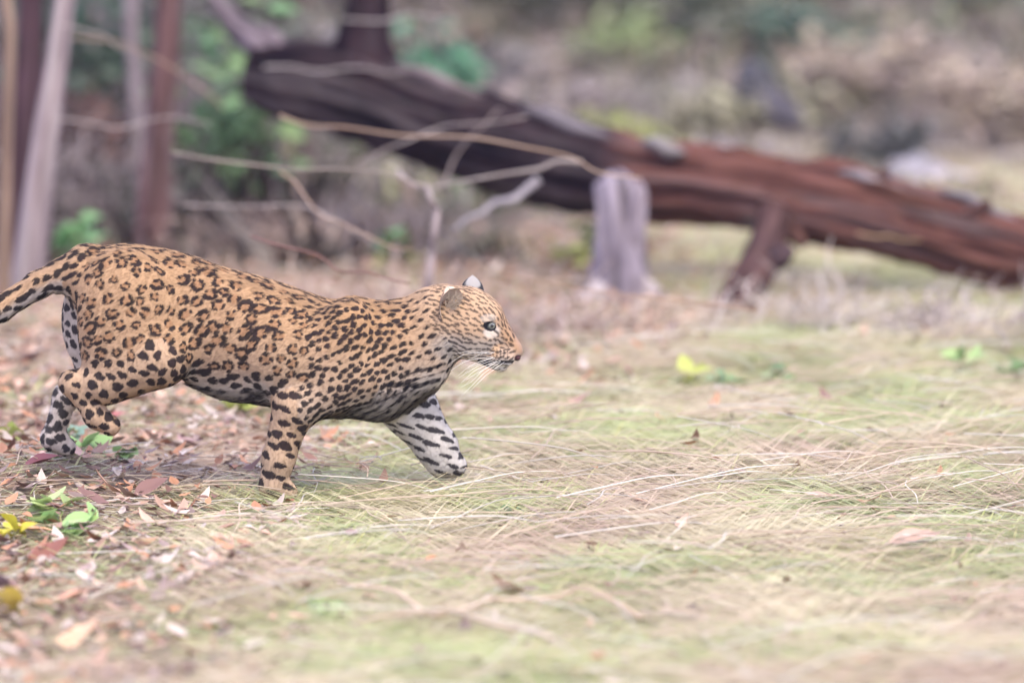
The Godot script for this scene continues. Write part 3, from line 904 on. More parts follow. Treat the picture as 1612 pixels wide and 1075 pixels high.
func paint_coat() -> PackedColorArray:
	var marks := []
	var near := {}
	var order := PackedInt32Array()
	for i in body_v.size():
		order.append(i)
	for i in range(order.size() - 1, 0, -1):
		var j := rng.randi() % (i + 1)
		var t := order[i]
		order[i] = order[j]
		order[j] = t
	for k in order:
		var p := body_v[k]
		var m := marking(p, body_n[k], body_r[k])
		if m[1] == 0.0:
			continue
		var key := Vector3i((p / 0.05).floor())
		var free := true
		for dx in 3:
			for dy in 3:
				for dz in 3:
					for q in near.get(key + Vector3i(dx - 1, dy - 1, dz - 1), []):
						var gap: float = (m[0] + marks[q][7]) * 0.5
						if free and (marks[q][0] as Vector3).distance_squared_to(p) < gap * gap:
							free = false
			if not free:
				break
		if not free:
			continue
		var n := body_n[k]
		var f := fur_flow(p, body_r[k])
		f = (f - n * f.dot(n)).normalized()
		if m[2] > 0.0:
			f = f.rotated(n, rng.randf_range(-0.6, 0.6))
		var list: Array = near.get(key, [])
		list.append(marks.size())
		near[key] = list
		marks.append([p, n, f, n.cross(f), m[1] * rng.randf_range(0.8, 1.2), m[2], m[3] * rng.randf_range(0.85, 1.2), m[0], rng.randf() * TAU, rng.randf() * TAU, rng.randi_range(4, 6), rng.randf_range(0.2, 0.75)])
	var cover := {}
	for q in marks.size():
		var p: Vector3 = marks[q][0]
		var reach: float = marks[q][4] * 1.75 + 0.004
		var a := Vector3i(((p - Vector3.ONE * reach) / 0.03).floor())
		var b := Vector3i(((p + Vector3.ONE * reach) / 0.03).floor())
		for x in range(a.x, b.x + 1):
			for y in range(a.y, b.y + 1):
				for z in range(a.z, b.z + 1):
					var key := Vector3i(x, y, z)
					if not cover.has(key):
						cover[key] = []
					cover[key].append(q)
	var colors := PackedColorArray()
	colors.resize(body_v.size())
	var dark := Color(0.010, 0.009, 0.013)
	var nothing := []
	var throat := [[Vector3(0.2374, 0.3472, 0.0000), Vector3(0.3178, 0.3415, 0.0000), 0.010], [Vector3(0.3178, 0.3359, 0.0000), Vector3(0.3832, 0.3529, 0.0000), 0.008], [Vector3(0.2898, 0.3736, 0.0000), Vector3(0.4020, 0.4019, 0.0000), 0.006], [Vector3(0.3122, 0.3585, 0.0000), Vector3(0.4020, 0.3793, 0.0000), 0.004]]
	for i in body_v.size():
		var p := body_v[i]
		var n := body_n[i]
		var r := body_r[i]
		var c := coat(p, n, r)
		var ink := 0.0
		var glow := 0.0
		var w := Vector3(fine.get_noise_3d(p.x * 60.0, p.y * 60.0, p.z * 60.0), fine.get_noise_3d(p.x * 60.0 + 7.0, p.y * 60.0, p.z * 60.0), 0.0) * 0.0045
		for q in cover.get(Vector3i((p / 0.03).floor()), nothing):
			var m: Array = marks[q]
			if n.dot(m[1]) < 0.2:
				continue
			var d: Vector3 = p - m[0]
			var x: float = d.dot(m[2]) / m[6] + w.x
			var y: float = d.dot(m[3]) * sqrt(m[6]) + w.y
			var l := sqrt(x * x + y * y)
			var size: float = m[4]
			var g := atan2(y, x)
			var wob: float = 1.0 + 0.09 * sin(g * 3.0 + m[8]) + 0.12 * sin(g * 2.0 + m[9])
			if m[5] > 0.5:
				var near_blot := 1.0
				for b in int(m[10]):
					var bg: float = m[8] + TAU * b / m[10] + 0.5 * sin(m[9] * (b + 2.0) * 3.7)
					var br: float = size * (0.84 + 0.13 * sin(m[9] * 5.0 + b * 2.1))
					var bx: float = x - cos(bg) * br
					var by: float = y - sin(bg) * br
					# each blot lies along the ring
					var tx := bx * cos(bg) + by * sin(bg)
					var ty := (by * cos(bg) - bx * sin(bg)) * (0.62 + 0.2 * sin(m[8] * 3.0 + b))
					near_blot = minf(near_blot, sqrt(tx * tx + ty * ty) - size * (0.355 + 0.07 * sin(m[9] * 7.0 + b * 1.7)))
				ink = maxf(ink, smoothstep(0.0016, -0.0016, near_blot))
				glow = maxf(glow, smoothstep(size * 1.05, size * 0.7, l))
			else:
				ink = maxf(ink, smoothstep(0.0018, -0.0018, l - size * wob))
		c = c.lerp(Color(0.29, 0.155, 0.08), glow * 0.7)
		if r == 1:
			ink *= 0.85
		var blot := dark
		if r == 3 or r == 5:
			blot = Color(0.016, 0.015, 0.02)
		c = c.lerp(blot, ink * 0.94)
		if p.x > 0.2 and p.x < 0.44 and n.y < 0.3:   # the dark bands across the throat
			for band in throat:
				var t0: Vector3 = band[0]
				var tb: Vector3 = band[1] - t0
				var ap := Vector2(p.x - t0.x, p.y - t0.y)
				var t := clampf(ap.dot(Vector2(tb.x, tb.y)) / Vector2(tb.x, tb.y).length_squared(), 0.0, 1.0)
				var gap := (ap - Vector2(tb.x, tb.y) * t).length() + 0.006 * fine.get_noise_3d(p.x * 25.0, p.y * 60.0, p.z * 25.0)
				c = c.lerp(dark, smoothstep(band[2], band[2] - 0.004, gap) * 0.82)
		if r == 1:   # the lines of the face
			var q := Vector3(p.x - eye_at.x, p.y - eye_at.y, 0.0)
			var e := Vector2(q.x, q.y * 1.35 + q.x * 0.25).length()
			if absf(p.z) > 0.02:
				var under := smoothstep(0.03, 0.018, Vector2(q.x - 0.006, (q.y + 0.017) * 1.3).length())
				var over := smoothstep(0.024, 0.014, Vector2((q.x + 0.004) * 0.8, (q.y - 0.024) * 1.6).length())
				c = c.lerp(Color(0.62, 0.56, 0.5), maxf(under * 0.75, over * 0.35))
				c = c.lerp(dark, smoothstep(0.0205, 0.0180, e))
				var tear := smoothstep(0.006, 0.003, absf(q.y + 0.012 + (q.x - 0.012) * 0.9)) * smoothstep(0.006, 0.012, q.x) * smoothstep(0.032, 0.024, q.x)
				c = c.lerp(dark, tear * 0.8)
			var la := Vector3(0.6037, 0.4038, 0.0000)
			var lb := Vector3(0.5066, 0.4057, 0.0000)
			var ab := Vector2(lb.x - la.x, lb.y - la.y)
			var ap := Vector2(p.x - la.x, p.y - la.y)
			var t := clampf(ap.dot(ab) / ab.length_squared(), 0.0, 1.0)
			var gap := (ap - ab * t).length()
			c = c.lerp(dark, smoothstep(0.0055, 0.003, gap - 0.004 * t) * 0.9)
			var lip := (Vector2(p.x, p.y) - Vector2(Vector3(0.5197, 0.3962, 0.0000).x, Vector3(0.5197, 0.3962, 0.0000).y)).length()
			c = c.lerp(dark, smoothstep(0.017, 0.010, lip) * 0.9)
			c = c.lerp(c * Color(0.80, 0.70, 0.62), smoothstep(Vector3(0.5421, 0.4546, 0.0000).x, Vector3(0.5888, 0.4546, 0.0000).x, p.x) * smoothstep(Vector3(0.5701, 0.4019, 0.0000).y, Vector3(0.5701, 0.4320, 0.0000).y, p.y) * 0.7)
			c = c.lerp(Color(0.06, 0.028, 0.032), smoothstep(0.0165, 0.012, Vector2((p.x - Vector3(0.6149, 0.4132, 0.0000).x) * 0.9, p.y - Vector3(0.6149, 0.4132, 0.0000).y).length() + absf(p.z) * 0.25))
			for row in 4:   # rows of dots that the whiskers grow from
				for s in 5:
					var dot := Vector3(-0.8909, 1.4621, 0.0000)
					dot = Vector3(Vector3(0.5869, 0.4339, 0.0000).x - s * 0.0105, Vector3(0.5869, 0.4339, 0.0000).y - row * 0.0062 + s * 0.003, 0)
					if Vector2(p.x - dot.x, p.y - dot.y).length() < 0.0023:
						c = c.lerp(dark, 0.75)
		colors[i] = Color(c.r, c.g, c.b, 1.0)
	return colors


func ear_mesh(back: Color, spot: Color, inner: Color) -> ArrayMesh:   # its base at the origin, up +y, opening towards +z
	var v := PackedVector3Array()
	var c := PackedColorArray()
	var ix := PackedInt32Array()
	var rows := 16
	var cols := 17
	for side in 2:
		for i in rows:
			var t := i / (rows - 1.0)
			for j in cols:
				var s := j / (cols - 1.0) * 2.0 - 1.0
				var w := 0.037 * sqrt(maxf(1.0 - pow(t, 3.4), 0.0)) * lerpf(0.85, 1.0, smoothstep(0.0, 0.4, t)) + 0.0005
				var deep := -0.026 * (1.0 - s * s) * (1.0 - 0.75 * t * t) - 0.004 * side * (1.0 - 0.8 * maxf(absf(s), t))
				v.append(Vector3(s * w, t * 0.07 - 0.008 * s * s, deep))
				if side == 1:
					var k := back.lerp(spot, smoothstep(0.46, 0.36, Vector2((t - 0.76) * 1.25, s * 0.55).length()))
					c.append(k)
				else:
					c.append(inner.lerp(Color(0.05, 0.045, 0.05), smoothstep(0.55, 0.05, t) * smoothstep(1.0, 0.3, absf(s)) * 0.9))
	for side in 2:
		for i in rows - 1:
			for j in cols - 1:
				var a := side * rows * cols + i * cols + j
				if side == 0:
					ix.append_array(PackedInt32Array([a, a + cols, a + 1, a + 1, a + cols, a + cols + 1]))
				else:
					ix.append_array(PackedInt32Array([a, a + 1, a + cols, a + 1, a + cols + 1, a + cols]))
	return mesh_of(v, smooth_normals(v, ix), c, ix)


func ball(radius: float, paint: Callable, squash := Vector3.ONE, rings := 28) -> ArrayMesh:
	var v := PackedVector3Array()
	var n := PackedVector3Array()
	var c := PackedColorArray()
	var ix := PackedInt32Array()
	for i in rings + 1:
		for j in rings + 1:
			var a := PI * i / rings
			var b := TAU * j / rings
			var d := Vector3(sin(a) * cos(b), cos(a), sin(a) * sin(b))
			v.append(d * radius * squash)
			n.append((d / squash).normalized())
			c.append(paint.call(d))
	for i in rings:
		for j in rings:
			var a := i * (rings + 1) + j
			ix.append_array(PackedInt32Array([a, a + rings + 1, a + 1, a + 1, a + rings + 1, a + rings + 2]))
	return mesh_of(v, n, c, ix)


func hair_tuft() -> ArrayMesh:   # five short hairs that rise a little from +x
	var v := PackedVector3Array()
	var n := PackedVector3Array()
	var c := PackedColorArray()
	var ix := PackedInt32Array()
	for k in 5:
		var z := (k - 2) * 0.14 + rng.randf_range(-0.06, 0.06)
		var x := rng.randf_range(-0.3, 0.3)
		var l := rng.randf_range(0.75, 1.15)
		var g := rng.randf_range(-0.16, 0.16)
		var s := rng.randf_range(0.8, 1.15)
		v.append_array(PackedVector3Array([Vector3(x, -0.05, z - 0.07), Vector3(x, -0.05, z + 0.07), Vector3(x + l * 0.55, 0.13, z + g * 0.5 + 0.045), Vector3(x + l, 0.2 + rng.randf() * 0.08, z + g)]))
		for q in 4:
			n.append(Vector3(0.15, 1.0, 0.0).normalized())
			c.append(Color(s, s, s))
		var a := k * 4
		ix.append_array(PackedInt32Array([a, a + 2, a + 1, a, a + 3, a + 2]))
	return mesh_of(v, n, c, ix)


func build_leopard() -> void:
	var cat := thing("leopard", "spotted leopard striding to the right through the grass with head low", "leopard", Vector3(-0.6, 0, 0))
	mesh_body()
	var colors := paint_coat()
	var skin := mat_vertex("coat", 0.85)
	part("body", mesh_of(body_v, body_n, colors, body_ix), skin, cat)
	# short fur
	var buf := PackedFloat32Array()
	var total := 95000
	for k in total:
		var i := rng.randi() % body_v.size()
		var p := body_v[i]
		var n := body_n[i]
		var r := body_r[i]
		var q := Vector2(p.x - eye_at.x, p.y - eye_at.y)
		if r == 1 and (q.length() < 0.021 or p.x > Vector3(0.6131, 0.4358, 0.0000).x):
			continue
		var f := fur_flow(p, r)
		f = (f - n * f.dot(n)).normalized().rotated(n, rng.randf_range(-0.3, 0.3))
		var l := 0.0088
		if r == 1:
			l = 0.004 if p.x > Vector3(0.4862, 0.5299, 0.0000).x else 0.006
		elif r == 0 and p.y < 0.33:
			l = 0.018
		elif r >= 2 and r <= 5:
			l = 0.0065
		if r != 1 and absf(n.y) > 0.75:
			l *= 1.7
		l *= rng.randf_range(0.75, 1.25)
		var b := Basis(f * l, n * l, f.cross(n) * l * 0.5)
		var c := colors[i] * rng.randf_range(0.85, 1.2)
		put(buf, b, p, c)
	var hair := mat_vertex("fur", 0.9)
	scatter("fur", hair_tuft(), hair, buf, cat)
	# ears
	var near := part("ear", ear_mesh(Color(0.2, 0.13, 0.09), Color(0.45, 0.33, 0.24), Color(0.5, 0.4, 0.32)), skin, cat)
	near.transform = Transform3D(Basis.from_euler(Vector3(0.25, 0.75, 0.35)).scaled(Vector3.ONE * 1.25), Vector3(0.4257, 0.5571, 0.0820))
	var far := part("ear", ear_mesh(Color(0.03, 0.028, 0.032), Color(0.30, 0.29, 0.28), Color(0.4, 0.33, 0.28)), skin, cat)
	far.transform = Transform3D(Basis.from_euler(Vector3(0.15, PI + 0.35, 0.0)), Vector3(0.4839, 0.5796, -0.0550))
	far.set_meta("label", "black ear with a white spot on its back")
	# tuft of pale hairs in the near ear
	var tb := PackedFloat32Array()
	for k in 70:
		var o := Vector3(0.4258, 0.5821, 0.0880) + Vector3(rng.randf_range(-0.02, 0.014), rng.randf_range(-0.018, 0.022), rng.randf_range(-0.006, 0.004))
		var d := Vector3(rng.randf_range(-0.2, 0.9), rng.randf_range(0.1, 0.8), 0.35).normalized()
		var up := d.cross(Vector3(0.3, 0, 1)).cross(d).normalized()
		put(tb, Basis(d * 0.026, up * 0.02, d.cross(up) * 0.007), o, Color(0.55, 0.46, 0.37) * rng.randf_range(0.7, 1.15))
	scatter("ear_tuft", hair_tuft(), hair, tb, cat)
	# eyes
	var paint := func(d: Vector3) -> Color:
		var g := Vector2(d.x - 0.12, d.y).length()
		if d.z < 0.0 or d.y > 0.5 + 0.2 * d.x:
			return Color(0.03, 0.03, 0.03)
		if g < 0.32:
			return Color(0.008, 0.008, 0.01)
		if g < 0.86:
			return Color(0.15, 0.16, 0.14).lerp(Color(0.09, 0.10, 0.085), smoothstep(0.3, 0.86, g))
		return Color(0.02, 0.018, 0.018)
	var wet := mat_vertex("eye", 0.08)
	wet.metallic_specular = 0.6
	for s in [1.0, -1.0]:
		var e := part("eye", ball(0.0178, paint), wet, cat)
		e.position = Vector3(eye_at.x, eye_at.y, s * (eye_at.z + 0.0005))
		e.rotation.y = 0.25 if s > 0 else PI - 0.25
	# nose leather
	var pink := func(d: Vector3) -> Color:
		return Color(0.075, 0.032, 0.038) if d.y > -0.5 else Color(0.05, 0.025, 0.03)
	var nose := part("nose", ball(0.0158, pink, Vector3(0.7, 0.75, 1.1)), mat_vertex("nose", 0.45), cat)
	nose.position = Vector3(0.6149, 0.4132, 0.0000)
	# whiskers
	var white := StandardMaterial3D.new()
	white.albedo_color = Color(0.93, 0.92, 0.9)
	white.roughness = 0.5
	for s in [1.0, -1.0]:
		for k in 12:
			var row := k % 4
			var col := k / 4
			var o := Vector3(Vector3(0.5813, 0.4302, 0.0000).x - col * 0.013, Vector3(0.5813, 0.4245, 0.0000).y - row * 0.0062, s * (0.036 + col * 0.004))
			var l := rng.randf_range(0.09, 0.15)
			var d := Vector3(-0.85 + 0.12 * row * rng.randf(), 0.30 - row * 0.22 + rng.randf_range(-0.08, 0.08), s * 0.5).normalized()
			var pts := []
			for i in 5:
				var t := i / 4.0
				pts.append(o + d * l * t + Vector3(-0.02, -0.03 - 0.02 * rng.randf(), 0) * t * t)
			part("whisker", wood(pts, [0.0006, 0.00055, 0.0005, 0.0004, 0.0002], 5, 2, 0.0, Color.WHITE, Color.WHITE, 1.0), white, cat)

func half_width(z: float) -> float:
	return (14.0 - z) * 0.1066 * 1.25 + 1.7


func build_grass() -> void:
	var m := mat_vertex("blades", 0.8, 0.5)
	var dry := PackedFloat32Array()
	var low := PackedFloat32Array()
	var green := PackedFloat32Array()
	for k in 105000:
		var z := rng.randf_range(-19.0, 4.2)
		if rng.randf() > 0.35 + 0.65 * smoothstep(-12.0, 0.0, z):
			continue
		var x := rng.randf_range(-1.0, 1.0) * half_width(z)
		var md := meadow(x, z)
		var patch := noise.get_noise_2d(x * 1.5 + 100.0, z * 0.8)
		var tint := noise.get_noise_2d(x * 0.9 - 40.0, z * 0.5 + 11.0)
		if rng.randf() > md * 0.9 + 0.13:
			continue
		var at := Vector3(x, height(x, z), z)
		var s := rng.randf_range(0.7, 1.25)
		var b := Basis(Vector3.UP, rng.randfn(0.0, 0.25)).scaled(Vector3(s, s * rng.randf_range(0.7, 1.1), s))
		var straw := Color(0.60, 0.54, 0.37).lerp(Color(0.52, 0.40, 0.31), clampf(0.4 + tint * 1.6, 0.0, 1.0))
		var fresh := Color(0.42, 0.46, 0.17).lerp(Color(0.33, 0.44, 0.23), rng.randf())
		var greenness := clampf(0.56 + patch * 1.6 - 0.25 * smoothstep(0.2, 1.2, x) * smoothstep(-1.5, 1.0, z), 0.02, 0.9)
		# the feet of the leopard press the grass down
		if rng.randf() < greenness:
			put(green if rng.randf() < 0.3 else low, b, at, fresh.lerp(straw, rng.randf() * 0.5) * rng.randf_range(0.85, 1.1))
		else:
			put(dry if rng.randf() < 0.3 else low, b, at, straw * rng.randf_range(0.85, 1.1))
	var o := scatter("dry_grass", tuft(14, 0.19, 0.005, 0.5, 0.98, 0.05, true), m, dry, self)
	tag(o, "pale straw coloured dry grass of the clearing", "grass")
	o = scatter("green_grass", tuft(16, 0.15, 0.0065, 0.5, 0.98, 0.06, true), m, green, self)
	tag(o, "short fresh green grass between the dry stalks", "grass")
	o = scatter("low_grass", tuft(18, 0.17, 0.0055, 0.62, 1.0, 0.07, true), m, low, self)
	tag(o, "low flattened mixed grass covering the soil", "grass")
	# long fallen stalks
	var stalk := wood([Vector3(-0.5, 0, 0), Vector3(-0.15, 0.025, 0.015), Vector3(0.2, 0.03, -0.02), Vector3(0.5, 0.005, 0.02)], [0.0045, 0.0045, 0.004, 0.002], 4, 3, 0.0, Color.WHITE, Color.WHITE, 1.0)
	var stalks := PackedFloat32Array()
	for k in 11000:
		var z := rng.randf_range(-18.0, 4.2)
		var x := rng.randf_range(-1.0, 1.0) * half_width(z)
		var l := rng.randf_range(0.15, 0.5)
		var b := Basis.from_euler(Vector3(0, rng.randfn(0.0, 0.7), rng.randfn(0.03, 0.1))).scaled_local(Vector3(l, l, rng.randf_range(0.3, 0.6)))
		var c := Color(0.60, 0.50, 0.38).lerp(Color(0.50, 0.38, 0.32), rng.randf())
		if rng.randf() < 0.25:
			c = Color(0.66, 0.62, 0.56)
		put(stalks, b, Vector3(x, height(x, z) + rng.randf_range(0.0, 0.07) * (0.4 + meadow(x, z)), z), c * rng.randf_range(0.6, 1.0))
	o = scatter("fallen_stalks", stalk, mat_vertex("stalks", 0.8, 0.2), stalks, self)
	tag(o, "thin bleached stalks lying flat through the grass and litter", "grass")
	# the tangle of undergrowth that covers the rising ground behind
	var weeds := PackedFloat32Array()
	var sticks := PackedFloat32Array()
	var tones := [Color(0.34, 0.29, 0.30), Color(0.46, 0.38, 0.30), Color(0.24, 0.25, 0.13), Color(0.15, 0.20, 0.12), Color(0.40, 0.29, 0.25), Color(0.06, 0.055, 0.065), Color(0.42, 0.42, 0.25), Color(0.50, 0.45, 0.40)]
	for k in 52000:
		var z := -5.6 - 26.0 * pow(rng.randf(), 0.6)
		var x := rng.randf_range(-1.0, 1.0) * half_width(z)
		var open := smoothstep(0.9, 1.6, x) * smoothstep(-9.5, -7.5, z)   # the clear grass behind the log's right half
		if rng.randf() < open * 0.95:
			continue
		if x > 0.5 and z > -10.0 and rng.randf() < 0.75:
			continue
		var u := 0.5 + 0.9 * noise.get_noise_2d(x * 1.1 + 300.0, z * 0.45) + rng.randfn(0, 0.12)
		var c: Color = tones[clampi(int(u * 8.0), 0, 7)]
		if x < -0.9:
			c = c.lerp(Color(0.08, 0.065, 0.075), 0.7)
		var tall := 0.5 + 1.6 * clampf(0.4 + noise.get_noise_2d(x * 1.7, z * 0.9 + 60.0) * 1.6, 0.0, 1.0)
		if x < -0.8:
			tall *= 1.6
		if x > 0.5 and z > -11.5:
			tall *= 0.45
		var at := Vector3(x, height(x, z), z)
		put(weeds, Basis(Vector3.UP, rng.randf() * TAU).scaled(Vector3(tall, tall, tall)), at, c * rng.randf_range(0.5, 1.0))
		if k % 3 == 0:
			var l := rng.randf_range(0.2, 0.7)
			var pale: Color = tones[0].lerp(Color(0.62, 0.55, 0.52), rng.randf())
			put(sticks, Basis.from_euler(Vector3(0, rng.randfn(0.0, 0.6), rng.randfn(0.03, 0.22))).scaled_local(Vector3(l, l, rng.randf_range(0.4, 1.0))), at + Vector3(0, rng.randf() * rng.randf() * 0.35 * tall, 0), pale * rng.randf_range(0.3, 0.9))
	o = scatter("undergrowth", tuft(12, 0.2, 0.02, 0.15, 0.85, 0.08), m, weeds, self)
	tag(o, "mottled green, mauve and brown undergrowth covering the slope behind the log", "undergrowth")
	o = scatter("dead_stalks", stalk, mat_vertex("stalks", 0.8, 0.2), sticks, self)
	tag(o, "fine pale and grey dead stalks woven through the undergrowth", "undergrowth")

func build_litter() -> void:
	var m := mat_vertex("dead_leaves", 0.85, 0.25)
	var shapes := [leaf_mesh(0.11, 0.055, 0.35, 0.35), leaf_mesh(0.13, 0.06, -0.25, 0.5), leaf_mesh(0.09, 0.05, 0.6, -0.2)]
	var bufs := [PackedFloat32Array(), PackedFloat32Array(), PackedFloat32Array()]
	var tones := [Color(0.36, 0.235, 0.18), Color(0.46, 0.32, 0.25), Color(0.22, 0.13, 0.11), Color(0.40, 0.21, 0.13), Color(0.47, 0.40, 0.36), Color(0.28, 0.21, 0.20)]
	for k in 70000:
		var z := rng.randf_range(-19.0, 4.2)
		var x := rng.randf_range(-1.0, 1.0) * half_width(z)
		if rng.randf() < meadow(x, z) * 0.965:
			continue
		var s := rng.randf_range(0.25, 0.65)
		var b := Basis.from_euler(Vector3(rng.randfn(0, 0.2), rng.randf() * TAU, rng.randfn(0, 0.16))).scaled_local(Vector3(s, s, s))
		put(bufs[k % 3], b, Vector3(x, height(x, z) + rng.randf_range(0.005, 0.05), z), tones[rng.randi() % tones.size()] * rng.randf_range(0.7, 1.2))
	for i in 3:
		var o := scatter("leaf_litter", shapes[i], m, bufs[i], self)
		tag(o, ["flat brown dead leaves covering the forest floor", "curled pale brown dead leaves covering the forest floor", "folded dark brown dead leaves covering the forest floor"][i], "leaf litter")
	# the large leaves that show singly
	var big := [
		[Vector3(-1.443, 0, -0.458), Color(0.60, 0.38, 0.31), 1.6, "large pinkish dead leaf below the leopard's hind paws"],
		[Vector3(-1.251, 0, -0.240), Color(0.55, 0.34, 0.26), 1.3, "pinkish tan dead leaf right of the large pinkish leaf"],
		[Vector3(-1.452, 0, -0.063), Color(0.16, 0.05, 0.06), 1.3, "dark maroon dead leaf under the large pinkish leaf"],
		[Vector3(-1.280, 0, 0.762), Color(0.60, 0.33, 0.20), 1.3, "orange tan dead leaf among the bright green leaves"],
		[Vector3(-1.324, 0, 1.115), Color(0.22, 0.085, 0.06), 1.3, "rust red dead leaf low at the left edge"],
		[Vector3(-1.302, 0, 1.634), Color(0.20, 0.14, 0.16), 1.4, "dark purple grey dead leaf in the lower left corner"],
		[Vector3(-1.189, 0, 1.813), Color(0.55, 0.30, 0.20), 1.3, "rust orange dead leaf right of the dark purple leaf"],
		[Vector3(-1.123, 0, 0.167), Color(0.55, 0.33, 0.23), 1.2, "tan orange dead leaf left of the standing forepaw"],
		[Vector3(-1.100, 0, 0.223), Color(0.20, 0.11, 0.10), 1.1, "dark brown dead leaf under the tan orange leaf"],
		[Vector3(-1.160, 0, 0.389), Color(0.18, 0.10, 0.09), 1.3, "dark brown curled leaf right of the bright green leaves"],
		[Vector3(-1.055, 0, -0.994), Color(0.36, 0.24, 0.25), 1.5, "purplish brown dead leaf under the leopard's belly"],
		[Vector3(-0.962, 0, -0.798), Color(0.28, 0.17, 0.17), 1.3, "dark purplish leaf right of the purplish brown leaf"],
		[Vector3(-1.339, 0, -1.263), Color(0.34, 0.12, 0.11), 1.2, "maroon dead leaf beneath the raised hind paw"],
		[Vector3(-1.804, 0, -3.100), Color(0.58, 0.36, 0.22), 1.5, "orange tan dead leaf under the leopard's tail"],
		[Vector3(-1.742, 0, -2.601), Color(0.18, 0.10, 0.10), 1.4, "dark dead leaf below the orange leaf under the tail"],
		[Vector3(-1.202, 0, -1.613), Color(0.60, 0.36, 0.26), 1.5, "salmon dead leaf behind the raised hind leg"],
		[Vector3(0.157, 0, -1.831), Color(0.34, 0.20, 0.16), 1.4, "reddish brown dead leaf in front of the leopard's raised paw"],
		[Vector3(0.266, 0, -2.055), Color(0.38, 0.26, 0.22), 1.2, "brown dead leaf right of the reddish brown leaf"],
		[Vector3(0.887, 0, -2.441), Color(0.50, 0.36, 0.27), 1.2, "tan dead leaf in the grass under the log's dark branch"],
		[Vector3(0.040, 0, 1.679), Color(0.46, 0.28, 0.17), 1.2, "brown leaf alone in the grass near the bottom centre"],
		[Vector3(1.038, 0, 0.966), Color(0.46, 0.31, 0.25), 1.4, "pinkish brown leaf in the bleached grass at lower right"],
		[Vector3(0.967, 0, 0.223), Color(0.42, 0.28, 0.24), 1.3, "pinkish brown leaf above the one at lower right"],
		[Vector3(-1.136, 0, 2.280), Color(0.60, 0.40, 0.26), 1.3, "orange tan leaf at the bottom of the lower left corner"],
		[Vector3(-1.426, 0, -7.629), Color(0.42, 0.18, 0.12), 1.6, "red brown dead leaf on the litter above the leopard's back"],
		[Vector3(-2.150, 0, -11.091), Color(0.40, 0.18, 0.10), 1.8, "orange brown dead leaf between the left trunks"]]
	var kinds := [leaf_mesh(0.11, 0.06, 0.3, 0.3), leaf_mesh(0.11, 0.065, -0.2, 0.45), leaf_mesh(0.12, 0.055, 0.5, 0.15)]
	for i in big.size():
		var d: Array = big[i]
		var mat := StandardMaterial3D.new()
		mat.albedo_color = (d[1] as Color).linear_to_srgb()
		mat.vertex_color_use_as_albedo = true
		mat.roughness = 0.8
		mat.cull_mode = BaseMaterial3D.CULL_DISABLED
		var o := part("fallen_leaf", kinds[i % 3], mat, self)
		o.transform = Transform3D(Basis.from_euler(Vector3(0.25 + rng.randfn(0, 0.2), rng.randf_range(-0.6, 0.6) + (PI if i % 2 else 0.0), rng.randfn(0.1, 0.2))).scaled_local(Vector3.ONE * d[2] * 0.85), on_ground(d[0], 0.03))
		tag(o, d[3], "leaf", "large dead leaves on the ground")

# a plant whose leaves show singly: stems, and each leaf a part
func leafy_plant(label: String, at: Vector3, tall: float, wide: float, leaf: float, count: int, color: Color, group := "green plants on the ground") -> void:
	var o := thing("leafy_plant", label, "plant", on_ground(at, -0.01), group)
	var mat := StandardMaterial3D.new()
	mat.albedo_color = color.linear_to_srgb()
	mat.vertex_color_use_as_albedo = true
	mat.roughness = 0.6
	mat.cull_mode = BaseMaterial3D.CULL_DISABLED
	mat.backlight_enabled = true
	mat.backlight = Color(0.7, 0.7, 0.7)
	var shapes := []
	for k in 3:
		shapes.append(leaf_mesh(leaf * (0.8 + 0.2 * k), leaf * (0.52 + 0.06 * k), 0.25, -0.25 + 0.2 * k, Color.WHITE * (0.8 + 0.2 * k)))
	var stems := maxi(2, count / 5)
	for s in stems:
		var g := rng.randf() * TAU
		var top := Vector3(cos(g) * wide * rng.randf_range(0.2, 0.6), tall * rng.randf_range(0.6, 0.9), sin(g) * wide * 0.5)
		var mid := top * 0.5 + Vector3(rng.randfn(0, 0.02), tall * 0.1, 0)
		part("stem", wood([Vector3(0, -0.02, 0), mid, top], [0.006, 0.0045, 0.002], 5, 4, 0.05, Color(0.2, 0.17, 0.09), Color(0.28, 0.27, 0.12), 1.0), mat_vertex("stem"), o)
		for k in int(ceil(float(count) / stems)):
			var t := rng.randf_range(0.3, 1.0)
			var p := Vector3(0, -0.02, 0).lerp(mid, t * 2.0) if t < 0.5 else mid.lerp(top, t * 2.0 - 1.0)
			var l := part("leaf", shapes[rng.randi() % 3], mat, o)
			l.transform = Transform3D(Basis.from_euler(Vector3(rng.randfn(0.3, 0.4), rng.randf() * TAU, rng.randfn(0.1, 0.35))).scaled_local(Vector3.ONE * rng.randf_range(0.75, 1.2)), p)


